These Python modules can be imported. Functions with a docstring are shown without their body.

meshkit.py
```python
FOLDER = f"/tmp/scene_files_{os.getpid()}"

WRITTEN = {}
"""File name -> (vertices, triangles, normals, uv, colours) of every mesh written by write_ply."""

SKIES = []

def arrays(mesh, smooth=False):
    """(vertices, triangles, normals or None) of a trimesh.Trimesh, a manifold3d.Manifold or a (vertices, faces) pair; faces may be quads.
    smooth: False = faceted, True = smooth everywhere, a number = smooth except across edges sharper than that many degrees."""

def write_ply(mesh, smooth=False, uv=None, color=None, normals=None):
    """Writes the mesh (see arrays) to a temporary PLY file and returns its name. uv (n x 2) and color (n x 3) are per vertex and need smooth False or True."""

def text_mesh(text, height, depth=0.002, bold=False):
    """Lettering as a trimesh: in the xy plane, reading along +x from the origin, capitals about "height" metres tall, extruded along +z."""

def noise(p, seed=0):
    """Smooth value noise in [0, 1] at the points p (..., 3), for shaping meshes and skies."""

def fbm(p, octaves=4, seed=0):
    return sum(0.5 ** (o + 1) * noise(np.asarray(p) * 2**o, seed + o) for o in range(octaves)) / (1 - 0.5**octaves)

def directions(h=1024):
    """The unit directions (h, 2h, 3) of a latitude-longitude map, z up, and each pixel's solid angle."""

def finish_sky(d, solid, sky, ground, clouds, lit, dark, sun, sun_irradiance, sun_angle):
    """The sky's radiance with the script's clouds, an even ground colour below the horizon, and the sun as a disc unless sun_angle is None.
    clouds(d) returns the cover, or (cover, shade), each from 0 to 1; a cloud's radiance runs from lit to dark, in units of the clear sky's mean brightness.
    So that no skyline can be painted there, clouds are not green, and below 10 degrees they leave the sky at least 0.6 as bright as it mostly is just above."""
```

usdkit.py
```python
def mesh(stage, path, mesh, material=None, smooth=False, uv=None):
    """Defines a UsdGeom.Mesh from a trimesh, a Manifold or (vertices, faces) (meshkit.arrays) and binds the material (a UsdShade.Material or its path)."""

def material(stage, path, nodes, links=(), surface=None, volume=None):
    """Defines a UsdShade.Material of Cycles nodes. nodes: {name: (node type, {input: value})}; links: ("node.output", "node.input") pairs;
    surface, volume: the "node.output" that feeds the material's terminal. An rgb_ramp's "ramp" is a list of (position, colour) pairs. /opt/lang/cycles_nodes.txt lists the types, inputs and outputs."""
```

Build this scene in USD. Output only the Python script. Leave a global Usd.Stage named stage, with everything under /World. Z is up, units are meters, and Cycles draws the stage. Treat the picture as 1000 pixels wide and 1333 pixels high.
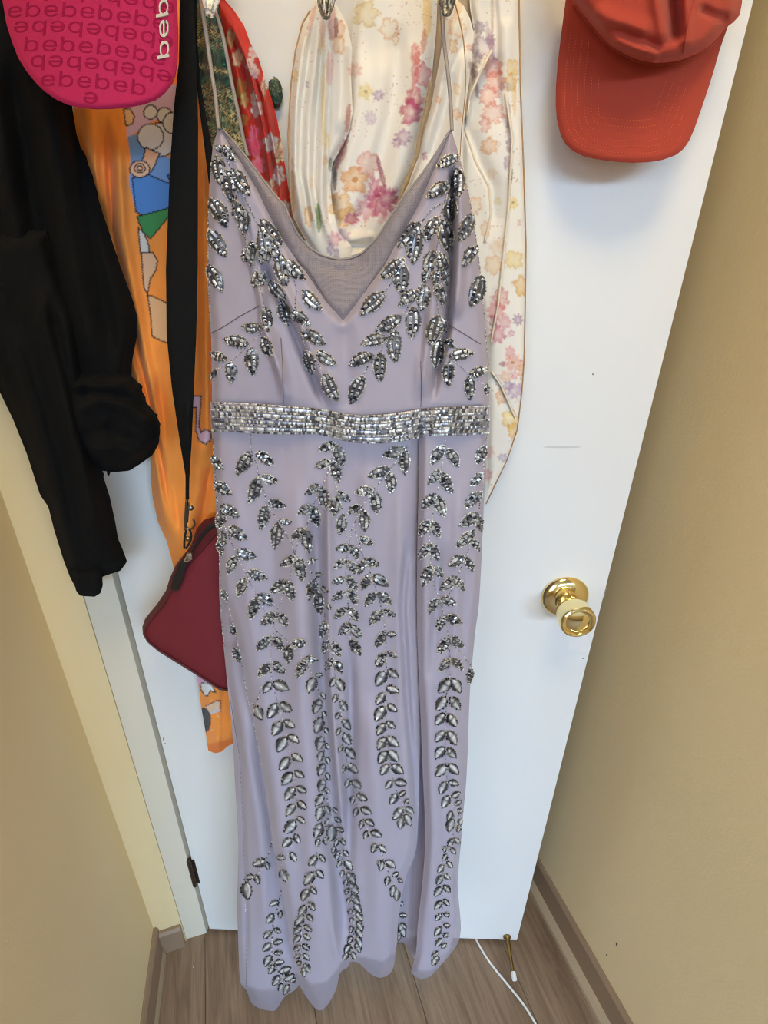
import math, random
import numpy as np, trimesh
from scipy.spatial import Delaunay, cKDTree
from shapely.geometry import Polygon, Point
from shapely import contains_xy
from pxr import Usd, UsdGeom, UsdLux, UsdShade, Gf, Sdf, Vt
import usdkit, meshkit

rng = np.random.default_rng(7)
stage = Usd.Stage.CreateInMemory()
UsdGeom.SetStageUpAxis(stage, UsdGeom.Tokens.z)
UsdGeom.SetStageMetersPerUnit(stage, 1.0)
UsdGeom.Xform.Define(stage, '/World')
stage.SetDefaultPrim(stage.GetPrimAtPath('/World'))
UsdGeom.Scope.Define(stage, '/World/Looks')

# ------------------------------------------------------------------ camera
CAM = np.array([0.39937368, -0.60845198, 1.39223371])
ROT = np.array([[0.9995837619572814, -0.024561930737828582, 0.015133221393985275],
                [0.02434864009037281, 0.43689421578040605, -0.8991832894039866],
                [0.01547406078179713, 0.8991774884726897, 0.43731041339861454]])
FPX = 650.0
cam = UsdGeom.Camera.Define(stage, '/World/camera')
cam.CreateHorizontalApertureAttr(36.0)
cam.CreateVerticalApertureAttr(36.0 * 1.333)
cam.CreateFocalLengthAttr(36.0 * FPX / 1000.0)
cam.CreateClippingRangeAttr(Gf.Vec2f(0.01, 50))
cam.CreateExposureAttr(0.06)
M4 = np.eye(4); M4[:3, :3] = ROT.T; M4[3, :3] = CAM
cam.AddTransformOp().Set(Gf.Matrix4d(*M4.ravel().tolist()))

# the hallway: O is its far left floor corner, NA runs along the back wall to the right, UA towards the camera
ANG = math.radians(19.5)
NA = np.array([math.cos(ANG), math.sin(ANG), 0]); UA = np.array([math.sin(ANG), -math.cos(ANG), 0])
ORI = np.array([-0.0985, -0.0375, 0])
HALL_W = 0.890; HALL_L = 0.44; HALL_R = 0.92; CEIL = 2.44
def H(a, b, z=0.0):
    return ORI + a * NA + b * UA + np.array([0, 0, z])

# ------------------------------------------------------------------ light
L_SKY, L_GROUND, L_LEFT, L_LAMP = (26.5, (.49, .72, 1)), (0.4, (1, .9, .75)), (3.1, (.70, .79, 1)), (9.6, (1, .74, .32))
def place(prim, pos, target):
    pos, target = np.array(pos, float), np.array(target, float)
    zax = pos - target; zax /= np.linalg.norm(zax)
    up = np.array([0, 0, 1.0]) if abs(zax[2]) < .98 else np.array([0, 1.0, 0])
    xax = np.cross(up, zax); xax /= np.linalg.norm(xax); yax = np.cross(zax, xax)
    m = np.eye(4); m[0, :3], m[1, :3], m[2, :3], m[3, :3] = xax, yax, zax, pos
    prim.AddTransformOp().Set(Gf.Matrix4d(*m.ravel().tolist()))
ROOM_A0, ROOM_A1, ROOM_B = -1.7, 2.6, 3.5           # the room behind the camera
WIN = (-1.1, 1.9, .75, 2.25)                         # its window: from, to, sill, head
def area_light(name, w, h, pos, target, spec):
    l = UsdLux.RectLight.Define(stage, '/World/' + name); l.CreateWidthAttr(w); l.CreateHeightAttr(h)
    l.CreateIntensityAttr(spec[0]); l.CreateColorAttr(Gf.Vec3f(*spec[1])); place(l, pos, target)
SIDE = (1.6, 3.35)                                    # the side window: from, to along the room
MID = (WIN[0] + WIN[1]) / 2
area_light('sky_light', 8.0, 5.0, H(MID, ROOM_B + 2.0, 4.7), H(MID, 0, 4.7), L_SKY)           # the sky outside the window
area_light('outdoor_light', 8.0, 2.2, H(MID, ROOM_B + 2.0, 1.1), H(MID, 0, 1.1), L_GROUND)    # sunlit ground and fronts outside it
area_light('side_window_light', SIDE[1] - SIDE[0] - .08, WIN[3] - WIN[2] - .08, H(ROOM_A0 + .03, 2.475, 1.5), H(1.5, 2.475, 1.5), L_LEFT)
lamp = UsdLux.DiskLight.Define(stage, '/World/ceiling_lamp_light')
lamp.CreateRadiusAttr(0.27); lamp.CreateIntensityAttr(L_LAMP[0]); lamp.CreateColorAttr(Gf.Vec3f(*L_LAMP[1]))
LAMP = (0.32, 0.85)
place(lamp, H(*LAMP, CEIL - 0.085), H(LAMP[0], LAMP[1] + .001, 0))
dome = UsdLux.DomeLight.Define(stage, '/World/sky')
dome.CreateIntensityAttr(0.05); dome.CreateColorAttr(Gf.Vec3f(0.75, 0.85, 1.0))

# ------------------------------------------------------------------ helpers
def lin(c):
    c = np.asarray(c, float) / 255.0
    return np.where(c <= .04045, c / 12.92, ((c + .055) / 1.055) ** 2.4)
def ray(px, py):
    d = np.stack([np.asarray(px, float) - 500, -(np.asarray(py, float) - 666.5), np.full(np.shape(px), -FPX)], -1)
    return d @ ROT.T
def W(px, py, d=0.0):                      # the point at distance d in front of the door's face on this sight line
    r = ray(px, py); t = (-np.asarray(d, float) - CAM[1]) / r[..., 1]
    return CAM + r * t[..., None]
def FL(px, py, z=0.0):
    r = ray(px, py); return CAM + r * ((z - CAM[2]) / r[..., 2])[..., None]

USED = {}
def numbered(parent, name):
    k = (parent, name); n = USED.get(k, 0); USED[k] = n + 1
    return f'{parent}/{name}' if n == 0 else f'{parent}/{name}_{n:03d}'
def path_of(parent):
    return '/World' if parent is None else str(parent.GetPath())
def tag(p, label=None, cat=None, group=None, kind=None):
    for k, v in (('label', label), ('category', cat), ('group', group), ('kind', kind)):
        if v: p.SetCustomDataByKey(k, v)
    return p
def thing(name, label, cat, loc=(0, 0, 0), group=None):
    x = UsdGeom.Xform.Define(stage, numbered('/World', name)); p = x.GetPrim()
    return tag(p, label, cat, group)
def struct(name, label=None):
    x = UsdGeom.Xform.Define(stage, numbered('/World', name)); p = x.GetPrim()
    return tag(p, label, None, None, 'structure')
def obj(name, m, mat, parent=None, smooth=False, label=None, kind=None):
    prim = usdkit.mesh(stage, numbered(path_of(parent), name), m, MAT[mat], smooth).GetPrim()
    return tag(prim, label, None, None, kind)
def raw(name, V, F, N, mat, parent=None, tint=None, sheer=None, label=None):
    m = UsdGeom.Mesh.Define(stage, numbered(path_of(parent), name))
    m.CreatePointsAttr(Vt.Vec3fArray.FromNumpy(V.astype(np.float32)))
    m.CreateFaceVertexCountsAttr(Vt.IntArray.FromNumpy(np.full(len(F), 3, np.int32)))
    m.CreateFaceVertexIndicesAttr(Vt.IntArray.FromNumpy(F.astype(np.int32).ravel()))
    m.CreateSubdivisionSchemeAttr('none')
    if N is not None:
        m.CreateNormalsAttr(Vt.Vec3fArray.FromNumpy(N.astype(np.float32))); m.SetNormalsInterpolation('vertex')
    api = UsdGeom.PrimvarsAPI(m)
    if tint is not None:
        api.CreatePrimvar('tint', Sdf.ValueTypeNames.Color3fArray, 'vertex').Set(Vt.Vec3fArray.FromNumpy(tint.astype(np.float32)))
    if sheer is not None:
        api.CreatePrimvar('sheer', Sdf.ValueTypeNames.FloatArray, 'vertex').Set(Vt.FloatArray.FromNumpy(sheer.astype(np.float32)))
    UsdShade.MaterialBindingAPI.Apply(m.GetPrim()).Bind(MAT[mat])
    return tag(m.GetPrim(), label)
def vnormals(V, F):
    n = np.zeros_like(V); f = np.cross(V[F[:, 1]] - V[F[:, 0]], V[F[:, 2]] - V[F[:, 0]])
    for k in range(3): np.add.at(n, F[:, k], f)
    return n / np.maximum(np.linalg.norm(n, axis=1, keepdims=True), 1e-12)
def box(sx, sy, sz, c=(0, 0, 0)):
    b = trimesh.creation.box((sx, sy, sz)); b.apply_translation(c); return b
def hall_box(a0, a1, b0, b1, z0, z1):
    v = np.array([H(a, b, z) for a in (a0, a1) for b in (b0, b1) for z in (z0, z1)])
    return trimesh.convex.convex_hull(v)
def hall_prism(profile, a, b0, b1, side):        # profile of (offset from wall, z), swept along the hall
    n = len(profile); V = [H(a + side * p, b, z) for b in (b0, b1) for p, z in profile]
    return trimesh.convex.convex_hull(np.array(V))
def cat(ms): return trimesh.util.concatenate(ms)
def frame_of(t):
    t = np.asarray(t, float) / np.linalg.norm(t)
    a = np.cross(t, [0, 0, 1.0] if abs(t[2]) < .9 else [1.0, 0, 0]); a /= np.linalg.norm(a)
    return a, np.cross(t, a)
def tube(P, r, sides=8, flat=1.0, caps=True):
    P = np.asarray(P, float); n = len(P); r = np.broadcast_to(r, (n,))
    T = np.gradient(P, axis=0); V = []; a = None
    for i in range(n):
        t = T[i] / (np.linalg.norm(T[i]) + 1e-12)
        if a is None: a, b = frame_of(t)
        a = a - t * (a @ t); a /= np.linalg.norm(a); b = np.cross(t, a)
        for k in range(sides):
            an = 2 * math.pi * k / sides
            V.append(P[i] + r[i] * (math.cos(an) * a + flat * math.sin(an) * b))
    F = []
    for i in range(n - 1):
        for k in range(sides):
            p, q = i * sides + k, i * sides + (k + 1) % sides
            F += [[p, q, q + sides], [p, q + sides, p + sides]]
    if caps:
        for k in range(1, sides - 1):
            F += [[0, k + 1, k], [(n - 1) * sides, (n - 1) * sides + k, (n - 1) * sides + k + 1]]
    return trimesh.Trimesh(np.array(V), np.array(F), process=False)
def lathe(profile, origin, axis, sides=40):      # profile of (radius, distance along the axis)
    axis = np.asarray(axis, float) / np.linalg.norm(axis); a, b = frame_of(axis)
    V = [np.asarray(origin) + axis * h + r * (math.cos(2 * math.pi * k / sides) * a + math.sin(2 * math.pi * k / sides) * b)
         for r, h in profile for k in range(sides)]
    F = []
    for i in range(len(profile) - 1):
        for k in range(sides):
            p, q = i * sides + k, i * sides + (k + 1) % sides
            F += [[p, q, q + sides], [p, q + sides, p + sides]]
    m = trimesh.Trimesh(np.array(V), np.array(F), process=True); m.fix_normals(); return m
def spline(P, n):
    from scipy.interpolate import CubicSpline
    P = np.asarray(P, float); s = np.r_[0, np.cumsum(np.linalg.norm(np.diff(P, axis=0), axis=1))]
    return CubicSpline(s, P)(np.linspace(0, s[-1], n))
def resample(P, step):
    P = np.asarray(P, float); s = np.r_[0, np.cumsum(np.linalg.norm(np.diff(P, axis=0), axis=1))]
    n = max(2, int(round(s[-1] / step)) + 1); q = np.linspace(0, s[-1], n)
    return np.stack([np.interp(q, s, P[:, k]) for k in range(P.shape[1])], 1)

def seg_dist(P, line, along=False):        # distance to a polyline, its side (positive on the right going down) and the place along it
    line = np.asarray(line, float); best = np.full(len(P), 1e9); sg = np.zeros(len(P)); al = np.zeros(len(P)); run = 0.0
    for a, b in zip(line[:-1], line[1:]):
        ab = b - a; t0 = ((P - a) @ ab) / (ab @ ab); t = np.clip(t0, 0, 1); q = P - (a + t[:, None] * ab); L = np.hypot(*ab)
        d = np.hypot(q[:, 0], q[:, 1]); s = np.sign(q[:, 0] * ab[1] - q[:, 1] * ab[0])
        m = d < best; best[m] = d[m]; sg[m] = s[m]; al[m] = run + t[m] * L; run += L
    sg = np.where(sg == 0, 1, sg)
    return (best, sg, al / run) if along else (best, sg)
def relief(P, folds):
    d = np.zeros(len(P))
    for kind, line, w, amp in folds:
        r, s, f = seg_dist(P, line, True)
        tp = np.clip(f / .16, 0, 1); tq = np.clip((1 - f) / .16, 0, 1); amp = amp * (tp * tp * (3 - 2 * tp)) * (tq * tq * (3 - 2 * tq))
        if kind == 'ridge': d += amp * np.exp(-(r / w) ** 2)
        elif kind == 'step':            # one side lower or higher by amp, fading away from the edge
            d += amp * .5 * (1 + np.tanh(s * r / (w * .18))) * np.exp(-(r / w) ** 2)
        elif kind == 'lstep':
            d += amp * .5 * (1 - np.tanh(s * r / (w * .18))) * np.exp(-(r / w) ** 2)
    return d

def soft(folds, k, w=1.25): return [(a, b, c * w, d * k) for a, b, c, d in folds]
def chaikin(P, n=1):
    for _ in range(n):
        Q = np.vstack([P[1:], P[:1]]); P = np.stack([P * .8 + Q * .2, P * .2 + Q * .8], 1).reshape(-1, 2)
    return P
class Cloth:
    """A sheet of cloth: an outline seen on the photograph carried to its own distance in front of the door, with folds in depth and a thickness."""
    def __init__(s, poly, base, folds=(), edge=(8, .006), wrinkle=(60, 0.0), seed=0):
        s.poly = np.asarray(poly, float); s.base = base; s.folds = folds; s.edge = edge; s.wr = wrinkle; s.seed = seed
        s.bnd = resample(np.vstack([s.poly, s.poly[:1]]), 2.0); s.tree = cKDTree(s.bnd)
    def depth(s, P):
        P = np.atleast_2d(np.asarray(P, float))
        b = s.base(P[:, 0], P[:, 1]) if callable(s.base) else np.full(len(P), float(s.base))
        d = b + relief(P, s.folds)
        if s.edge[1]:
            r, _ = s.tree.query(P); d = d - s.edge[1] * np.exp(-(r / s.edge[0]) ** 2)
        if s.wr[1]:
            q = np.stack([P[:, 0] / s.wr[0], P[:, 1] / (s.wr[0] * 3.0), np.zeros(len(P))], 1)
            d = d + s.wr[1] * (meshkit.fbm(q, 3, s.seed) - .5) * 2
        return d
    def at(s, P, h=0.0):
        P = np.atleast_2d(np.asarray(P, float)); return W(P[:, 0], P[:, 1], s.depth(P) + h)
    def mesh(s, name, mat, parent, step=4.0, thick=.002, paint=None, sheer=None, label=None):
        pg = Polygon(s.poly).buffer(0)
        bd = resample(np.vstack([s.poly, s.poly[:1]]), step)[:-1]
        x0, y0, x1, y1 = pg.bounds; rows = []
        for i, y in enumerate(np.arange(y0, y1, step * .87)):
            x = np.arange(x0 + (i % 2) * step / 2, x1, step); rows.append(np.stack([x, np.full(len(x), y)], 1))
        g = np.vstack(rows); r, _ = s.tree.query(g)
        g = g[contains_xy(pg, g[:, 0], g[:, 1]) & (r > step * .45)]
        P = np.vstack([bd, g]); T = Delaunay(P).simplices
        c = P[T].mean(1); T = T[contains_xy(pg, c[:, 0], c[:, 1])]
        e1, e2 = P[T[:, 1]] - P[T[:, 0]], P[T[:, 2]] - P[T[:, 0]]; ar = e1[:, 0] * e2[:, 1] - e1[:, 1] * e2[:, 0]
        T = T[np.abs(ar) > 1e-6]; ar = ar[np.abs(ar) > 1e-6]; T[ar > 0] = T[ar > 0][:, [0, 2, 1]]
        used = np.unique(T); mp = -np.ones(len(P), int); mp[used] = np.arange(len(used)); T = mp[T]; P = P[used]
        d = s.depth(P); A = W(P[:, 0], P[:, 1], d); n = vnormals(A, T)
        B = A - n * thick
        E = np.sort(np.vstack([T[:, [0, 1]], T[:, [1, 2]], T[:, [2, 0]]]), 1); ed = np.vstack([T[:, [0, 1]], T[:, [1, 2]], T[:, [2, 0]]])
        _, inv, cnt = np.unique(E, axis=0, return_inverse=True, return_counts=True)
        ed = ed[cnt[inv.ravel()] == 1]; k = len(P)
        rim = np.vstack([np.stack([ed[:, 1], ed[:, 0], ed[:, 0] + k], 1), np.stack([ed[:, 1], ed[:, 0] + k, ed[:, 1] + k], 1)])
        F = np.vstack([T, T[:, ::-1] + k, rim])
        t = paint(P) if paint else None; al = sheer(P) if sheer else None
        two = lambda a: None if a is None else np.concatenate([a, a])
        return raw(name, np.vstack([A, B]), F, np.vstack([n, -n]), mat, parent, two(t), two(al), label)

# ------------------------------------------------------------------ materials
MAT = {}
def mat(name, nodes, links, surface='p.BSDF'):
    MAT[name] = usdkit.material(stage, f'/World/Looks/{name}', nodes, links, surface)
def plain(name, rgb, rough=.6, metal=0.0, bump=None, vary=None, **kw):
    nodes = {'p': ('principled_bsdf', {'base_color': tuple(lin(rgb)), 'roughness': rough, 'metallic': metal, **kw})}; links = []
    if bump or vary: nodes['g'] = ('texture_coordinate', {})
    if bump:
        nodes['nb'] = ('noise_texture', {'scale': bump[0], 'detail': 4.0}); nodes['b'] = ('bump', {'strength': bump[1], 'distance': bump[2]})
        links += [('g.object', 'nb.vector'), ('nb.fac', 'b.height'), ('b.normal', 'p.normal')]
    if vary:
        nodes['nv'] = ('noise_texture', {'scale': vary[0], 'detail': 3.0}); nodes['r'] = ('rgb_ramp', {'ramp': [(.3, tuple(lin(vary[1]))), (.7, tuple(lin(vary[2])))]})
        links += [('g.object', 'nv.vector'), ('nv.fac', 'r.fac'), ('r.color', 'p.base_color')]
    mat(name, nodes, links)
plain('wall_paint', (229, 206, 159), .75, bump=(260, .2, .0012), vary=(2.2, (227, 204, 156), (231, 209, 163)))
plain('ceiling_paint', (232, 226, 212), .8, bump=(200, .2, .001))
plain('trim_paint', (222, 212, 192), .45, bump=(60, .05, .0008))
plain('door_paint', (230, 228, 224), .42, bump=(150, .06, .0005))
plain('gap_paint', (176, 144, 104), .6)
plain('baseboard_vinyl', (146, 122, 98), .5)
plain('shoe_vinyl', (176, 156, 128), .5)
plain('subfloor', (40, 32, 26), .8)
plain('brass', (249, 230, 170), .11, 1.0)
plain('antique_brass', (150, 125, 78), .32, 1.0)
plain('bronze', (84, 70, 55), .45, .8)
plain('steel', (200, 198, 192), .25, 1.0)
plain('gunmetal', (120, 112, 105), .3, 1.0)
plain('white_rubber', (232, 230, 228), .5)
plain('white_plastic', (230, 228, 224), .4)
plain('black_knit', (13, 12, 12), .95, bump=(900, .3, .001), specular_ior_level=.2)
plain('black_webbing', (15, 15, 15), .85, bump=(700, .4, .001), specular_ior_level=.2)
plain('burgundy', (112, 24, 36), .62, bump=(900, .15, .0006))
plain('burgundy_dark', (88, 20, 30), .6)
plain('black_leather', (22, 20, 20), .45)
plain('rust_twill', (168, 58, 38), .9, bump=(1100, .25, .0008), sheen_weight=.1)
plain('rust_thread', (205, 98, 62), .8)
plain('pink_twill', (178, 38, 84), .9, bump=(1000, .25, .0008), specular_ior_level=.2)
plain('magenta_print', (146, 16, 62), .9, specular_ior_level=.2)
plain('grey_thread', (196, 190, 178), .6)
plain('lilac_satin', (146, 136, 130), .5)
plain('dark_lilac', (120, 105, 104), .75)
plain('gold_glitter', (168, 142, 104), .45, .4, bump=(900, .8, .001))
plain('hem_thread', (228, 214, 190), .6)
plain('brown_hem', (176, 138, 96), .7)
def lilac(name, rgb, extra=None, base_alpha=1.0, bscale=1400):
    nodes = {'p': ('principled_bsdf', {'base_color': tuple(lin(rgb)), 'roughness': .62, 'sheen_weight': .12, 'sheen_roughness': .4}),
             'g': ('texture_coordinate', {}), 'nb': ('noise_texture', {'scale': bscale, 'detail': 2.0}), 'b': ('bump', {'strength': .12, 'distance': .0006}),
             'a': ('attribute', {'attribute': 'sheer'}), 't': ('transparent_bsdf', {}), 'm': ('mix_closure', {})}
    mat(name, nodes, [('g.object', 'nb.vector'), ('nb.fac', 'b.height'), ('b.normal', 'p.normal'), ('a.fac', 'm.fac'), ('p.BSDF', 'm.closure1'), ('t.BSDF', 'm.closure2')], 'm.closure')
lilac('lilac_chiffon', (166, 156, 168))
mat('net_mesh', {'p': ('principled_bsdf', {'base_color': tuple(lin((158, 144, 145))), 'roughness': .6}), 'g': ('texture_coordinate', {}),
                 'v': ('voronoi_texture', {'scale': 950.0, 'randomness': .15}), 'r': ('rgb_ramp', {'ramp': [(.25, tuple(lin((126, 114, 116)))), (.55, tuple(lin((152, 140, 142))))]}),
                 't': ('transparent_bsdf', {}), 'm': ('mix_closure', {'fac': .16})},
    [('g.object', 'v.vector'), ('v.distance', 'r.fac'), ('r.color', 'p.base_color'), ('p.BSDF', 'm.closure1'), ('t.BSDF', 'm.closure2')], 'm.closure')
def printed(name, rough, sheen=0.0, spec=.5, transl=0.0, bump=(700, .1, .0006)):
    nodes = {'a': ('attribute', {'attribute': 'tint'}), 'p': ('principled_bsdf', {'roughness': rough, 'sheen_weight': sheen, 'specular_ior_level': spec}),
             'g': ('texture_coordinate', {}), 'nb': ('noise_texture', {'scale': bump[0], 'detail': 3.0}), 'b': ('bump', {'strength': bump[1], 'distance': bump[2]})}
    links = [('a.color', 'p.base_color'), ('g.object', 'nb.vector'), ('nb.fac', 'b.height'), ('b.normal', 'p.normal')]; surf = 'p.BSDF'
    if transl:
        nodes['t'] = ('translucent_bsdf', {}); nodes['m'] = ('mix_closure', {'fac': transl})
        links += [('a.color', 't.color'), ('p.BSDF', 'm.closure1'), ('t.BSDF', 'm.closure2')]; surf = 'm.closure'
    mat(name, nodes, links, surf)
printed('satin_print', .55, .1, .3, .15)
printed('cotton_print', .85, .15, .3)
printed('viscose_print', .6, .1, .4)
printed('lace_print', .55, .1, .5, bump=(500, .8, .002))
def sparkle(name, metal, rough):
    mat(name, {'a': ('attribute', {'attribute': 'tint'}), 'p': ('principled_bsdf', {'metallic': metal, 'roughness': rough})}, [('a.color', 'p.base_color')])
sparkle('bead', .45, .34)
sparkle('sequin', .55, .28)
sparkle('gem', .25, .18)
mat('clear_acrylic', {'p': ('principled_bsdf', {'base_color': (.95, .95, .93), 'roughness': .08, 'transmission_weight': 1.0, 'ior': 1.49})}, [])
# wood planks: grain runs along the hall
mat('plank_wood', {'geo': ('geometry', {}), 'oi': ('object_info', {}), 'rot': ('vector_rotate', {'rotate_type': 'z_axis', 'angle': math.pi / 2 - ANG}),
                   'off': ('vector_math', {'math_type': 'scale', 'scale': 1.0}), 'sc': ('combine_xyz', {}), 'ra': ('math', {'math_type': 'multiply', 'value2': 7.0}), 'add': ('vector_math', {'math_type': 'add'}),
                   'mp': ('mapping', {'scale': (2.2, 26.0, 4.0)}), 'n1': ('noise_texture', {'scale': 1.6, 'detail': 5.0, 'roughness': .62, 'distortion': 1.4}),
                   'mp2': ('mapping', {'scale': (9.0, 260.0, 9.0)}), 'n2': ('noise_texture', {'scale': 1.0, 'detail': 3.0}),
                   'r1': ('rgb_ramp', {'ramp': [(.25, tuple(lin((105, 82, 63)))), (.5, tuple(lin((136, 112, 90)))), (.75, tuple(lin((156, 133, 110))))]}),
                   'r2': ('rgb_ramp', {'ramp': [(.3, (.72, .70, .68)), (.6, (1, 1, 1))]}), 'mx': ('mix', {'mix_type': 'multiply', 'fac': .75}),
                   'p': ('principled_bsdf', {'roughness': .48}), 'b': ('bump', {'strength': .12, 'distance': .001})},
    [('geo.position', 'rot.vector'), ('oi.random', 'ra.value1'), ('ra.value', 'sc.x'), ('ra.value', 'sc.z'), ('rot.vector', 'add.vector1'), ('sc.vector', 'add.vector2'),
     ('add.vector', 'mp.vector'), ('mp.vector', 'n1.vector'), ('add.vector', 'mp2.vector'), ('mp2.vector', 'n2.vector'), ('n1.fac', 'r1.fac'), ('n2.fac', 'r2.fac'),
     ('r1.color', 'mx.color1'), ('r2.color', 'mx.color2'), ('mx.color', 'p.base_color'), ('n2.fac', 'b.height'), ('b.normal', 'p.normal')])
mat('window_glass', {'t': ('transparent_bsdf', {}), 'g': ('glossy_bsdf', {'roughness': .02}), 'f': ('fresnel', {'IOR': 1.5}), 'm': ('mix_closure', {})},
    [('f.fac', 'm.fac'), ('t.BSDF', 'm.closure1'), ('g.BSDF', 'm.closure2')], 'm.closure')
mat('lamp_glow', {'e': ('emission', {'color': (1.0, .86, .62), 'strength': 3.0})}, [], 'e.emission')

# ------------------------------------------------------------------ the setting
fl = struct('floor')
obj('underlay', hall_box(ROOM_A0 - .1, ROOM_A1 + .1, -1.3, ROOM_B + .1, -.03, -.006), 'subfloor', fl)
PW = .2165
def plank(a0, a1, b0, b1):
    g, c, t = .0003, .0008, 0.0
    lo = [H(a, b, -.006) for a in (a0 + g, a1 - g) for b in (b0 + g, b1 - g)]
    md = [H(a, b, -.0011) for a in (a0 + g, a1 - g) for b in (b0 + g, b1 - g)]
    hi = [H(a, b, t) for a in (a0 + g + c, a1 - g - c) for b in (b0 + g + c, b1 - g - c)]
    obj('plank', trimesh.convex.convex_hull(np.array(lo + md + hi)), 'plank_wood', fl)
k0 = int(math.floor((ROOM_A0 - .095) / PW))
joints = [.75, -.30, .60, .153, .48]
for k in range(k0, int(math.ceil((ROOM_A1 - .095) / PW))):
    a0, a1 = max(.095 + PW * k, ROOM_A0), min(.095 + PW * (k + 1), ROOM_A1)
    near = a1 > 0 and a0 < HALL_W; first = -1.3 if near else HALL_L
    js = sorted(joints[(k + 2) % 5] + 1.22 * i for i in range(-2, 5)); js = [first] + [j for j in js if first + .05 < j < ROOM_B - .05] + [ROOM_B]
    for b0, b1 in zip(js[:-1], js[1:]): plank(a0, a1, b0, b1)
def windowed(parent, bx):
    for b0, b1, z0, z1 in ((HALL_L - .1, SIDE[0], 0, CEIL), (SIDE[1], ROOM_B + .1, 0, CEIL), (SIDE[0], SIDE[1], 0, WIN[2]), (SIDE[0], SIDE[1], WIN[3], CEIL)): obj('plaster', bx(b0, b1, z0, z1), 'wall_paint', parent)
wl = struct('wall_left'); SKEW = -.07                                          # the left wall opens slightly towards the room
obj('plaster', trimesh.convex.convex_hull(np.array([H(a, b, z) for a, b in ((-.1, -.1), (-.1, HALL_L), (0, -.1), (0, 0), (SKEW * HALL_L, HALL_L)) for z in (0, CEIL)])), 'wall_paint', wl)
obj('plaster', hall_box(ROOM_A0, -.1, HALL_L - .1, HALL_L, 0, CEIL), 'wall_paint', wl)
windowed(wl, lambda b0, b1, z0, z1: hall_box(ROOM_A0 - .1, ROOM_A0, b0, b1, z0, z1))
wr = struct('wall_right'); obj('plaster', hall_box(HALL_W, HALL_W + .1, -1.3, HALL_R, 0, CEIL), 'wall_paint', wr)
obj('plaster', hall_box(HALL_W + .1, ROOM_A1, HALL_R - .1, HALL_R, 0, CEIL), 'wall_paint', wr)
obj('plaster', hall_box(ROOM_A1, ROOM_A1 + .1, HALL_R - .1, ROOM_B + .1, 0, CEIL), 'wall_paint', wr)
tw = struct('wall_back'); obj('plaster', hall_box(0, .0546, -.12, 0.0, 0, CEIL), 'wall_paint', tw)
obj('header', hall_box(.0546, HALL_W, -.12, 0.0, 2.07, CEIL), 'wall_paint', tw)
fw = struct('wall_far'); obj('plaster', hall_box(-.1, HALL_W + .1, -1.4, -1.3, 0, CEIL), 'wall_paint', fw)
obj('side_plaster', hall_box(-.1, 0, -1.3, -.1, 0, CEIL), 'wall_paint', fw)
we = struct('wall_end')
wa0, wa1, wz0, wz1 = WIN
for a0, a1, z0, z1 in ((ROOM_A0, wa0, 0, CEIL), (wa1, ROOM_A1, 0, CEIL), (wa0, wa1, 0, wz0), (wa0, wa1, wz1, CEIL)):
    obj('plaster', hall_box(a0, a1, ROOM_B, ROOM_B + .1, z0, z1), 'wall_paint', we)
wn = struct('window_1')
for a0, a1, z0, z1 in ((wa0, wa0 + .04, wz0, wz1), (wa1 - .04, wa1, wz0, wz1), (wa0, wa1, wz0, wz0 + .04), (wa0, wa1, wz1 - .04, wz1)):
    obj('window_frame', hall_box(a0, a1, ROOM_B - .01, ROOM_B + .07, z0, z1), 'trim_paint', wn)
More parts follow.
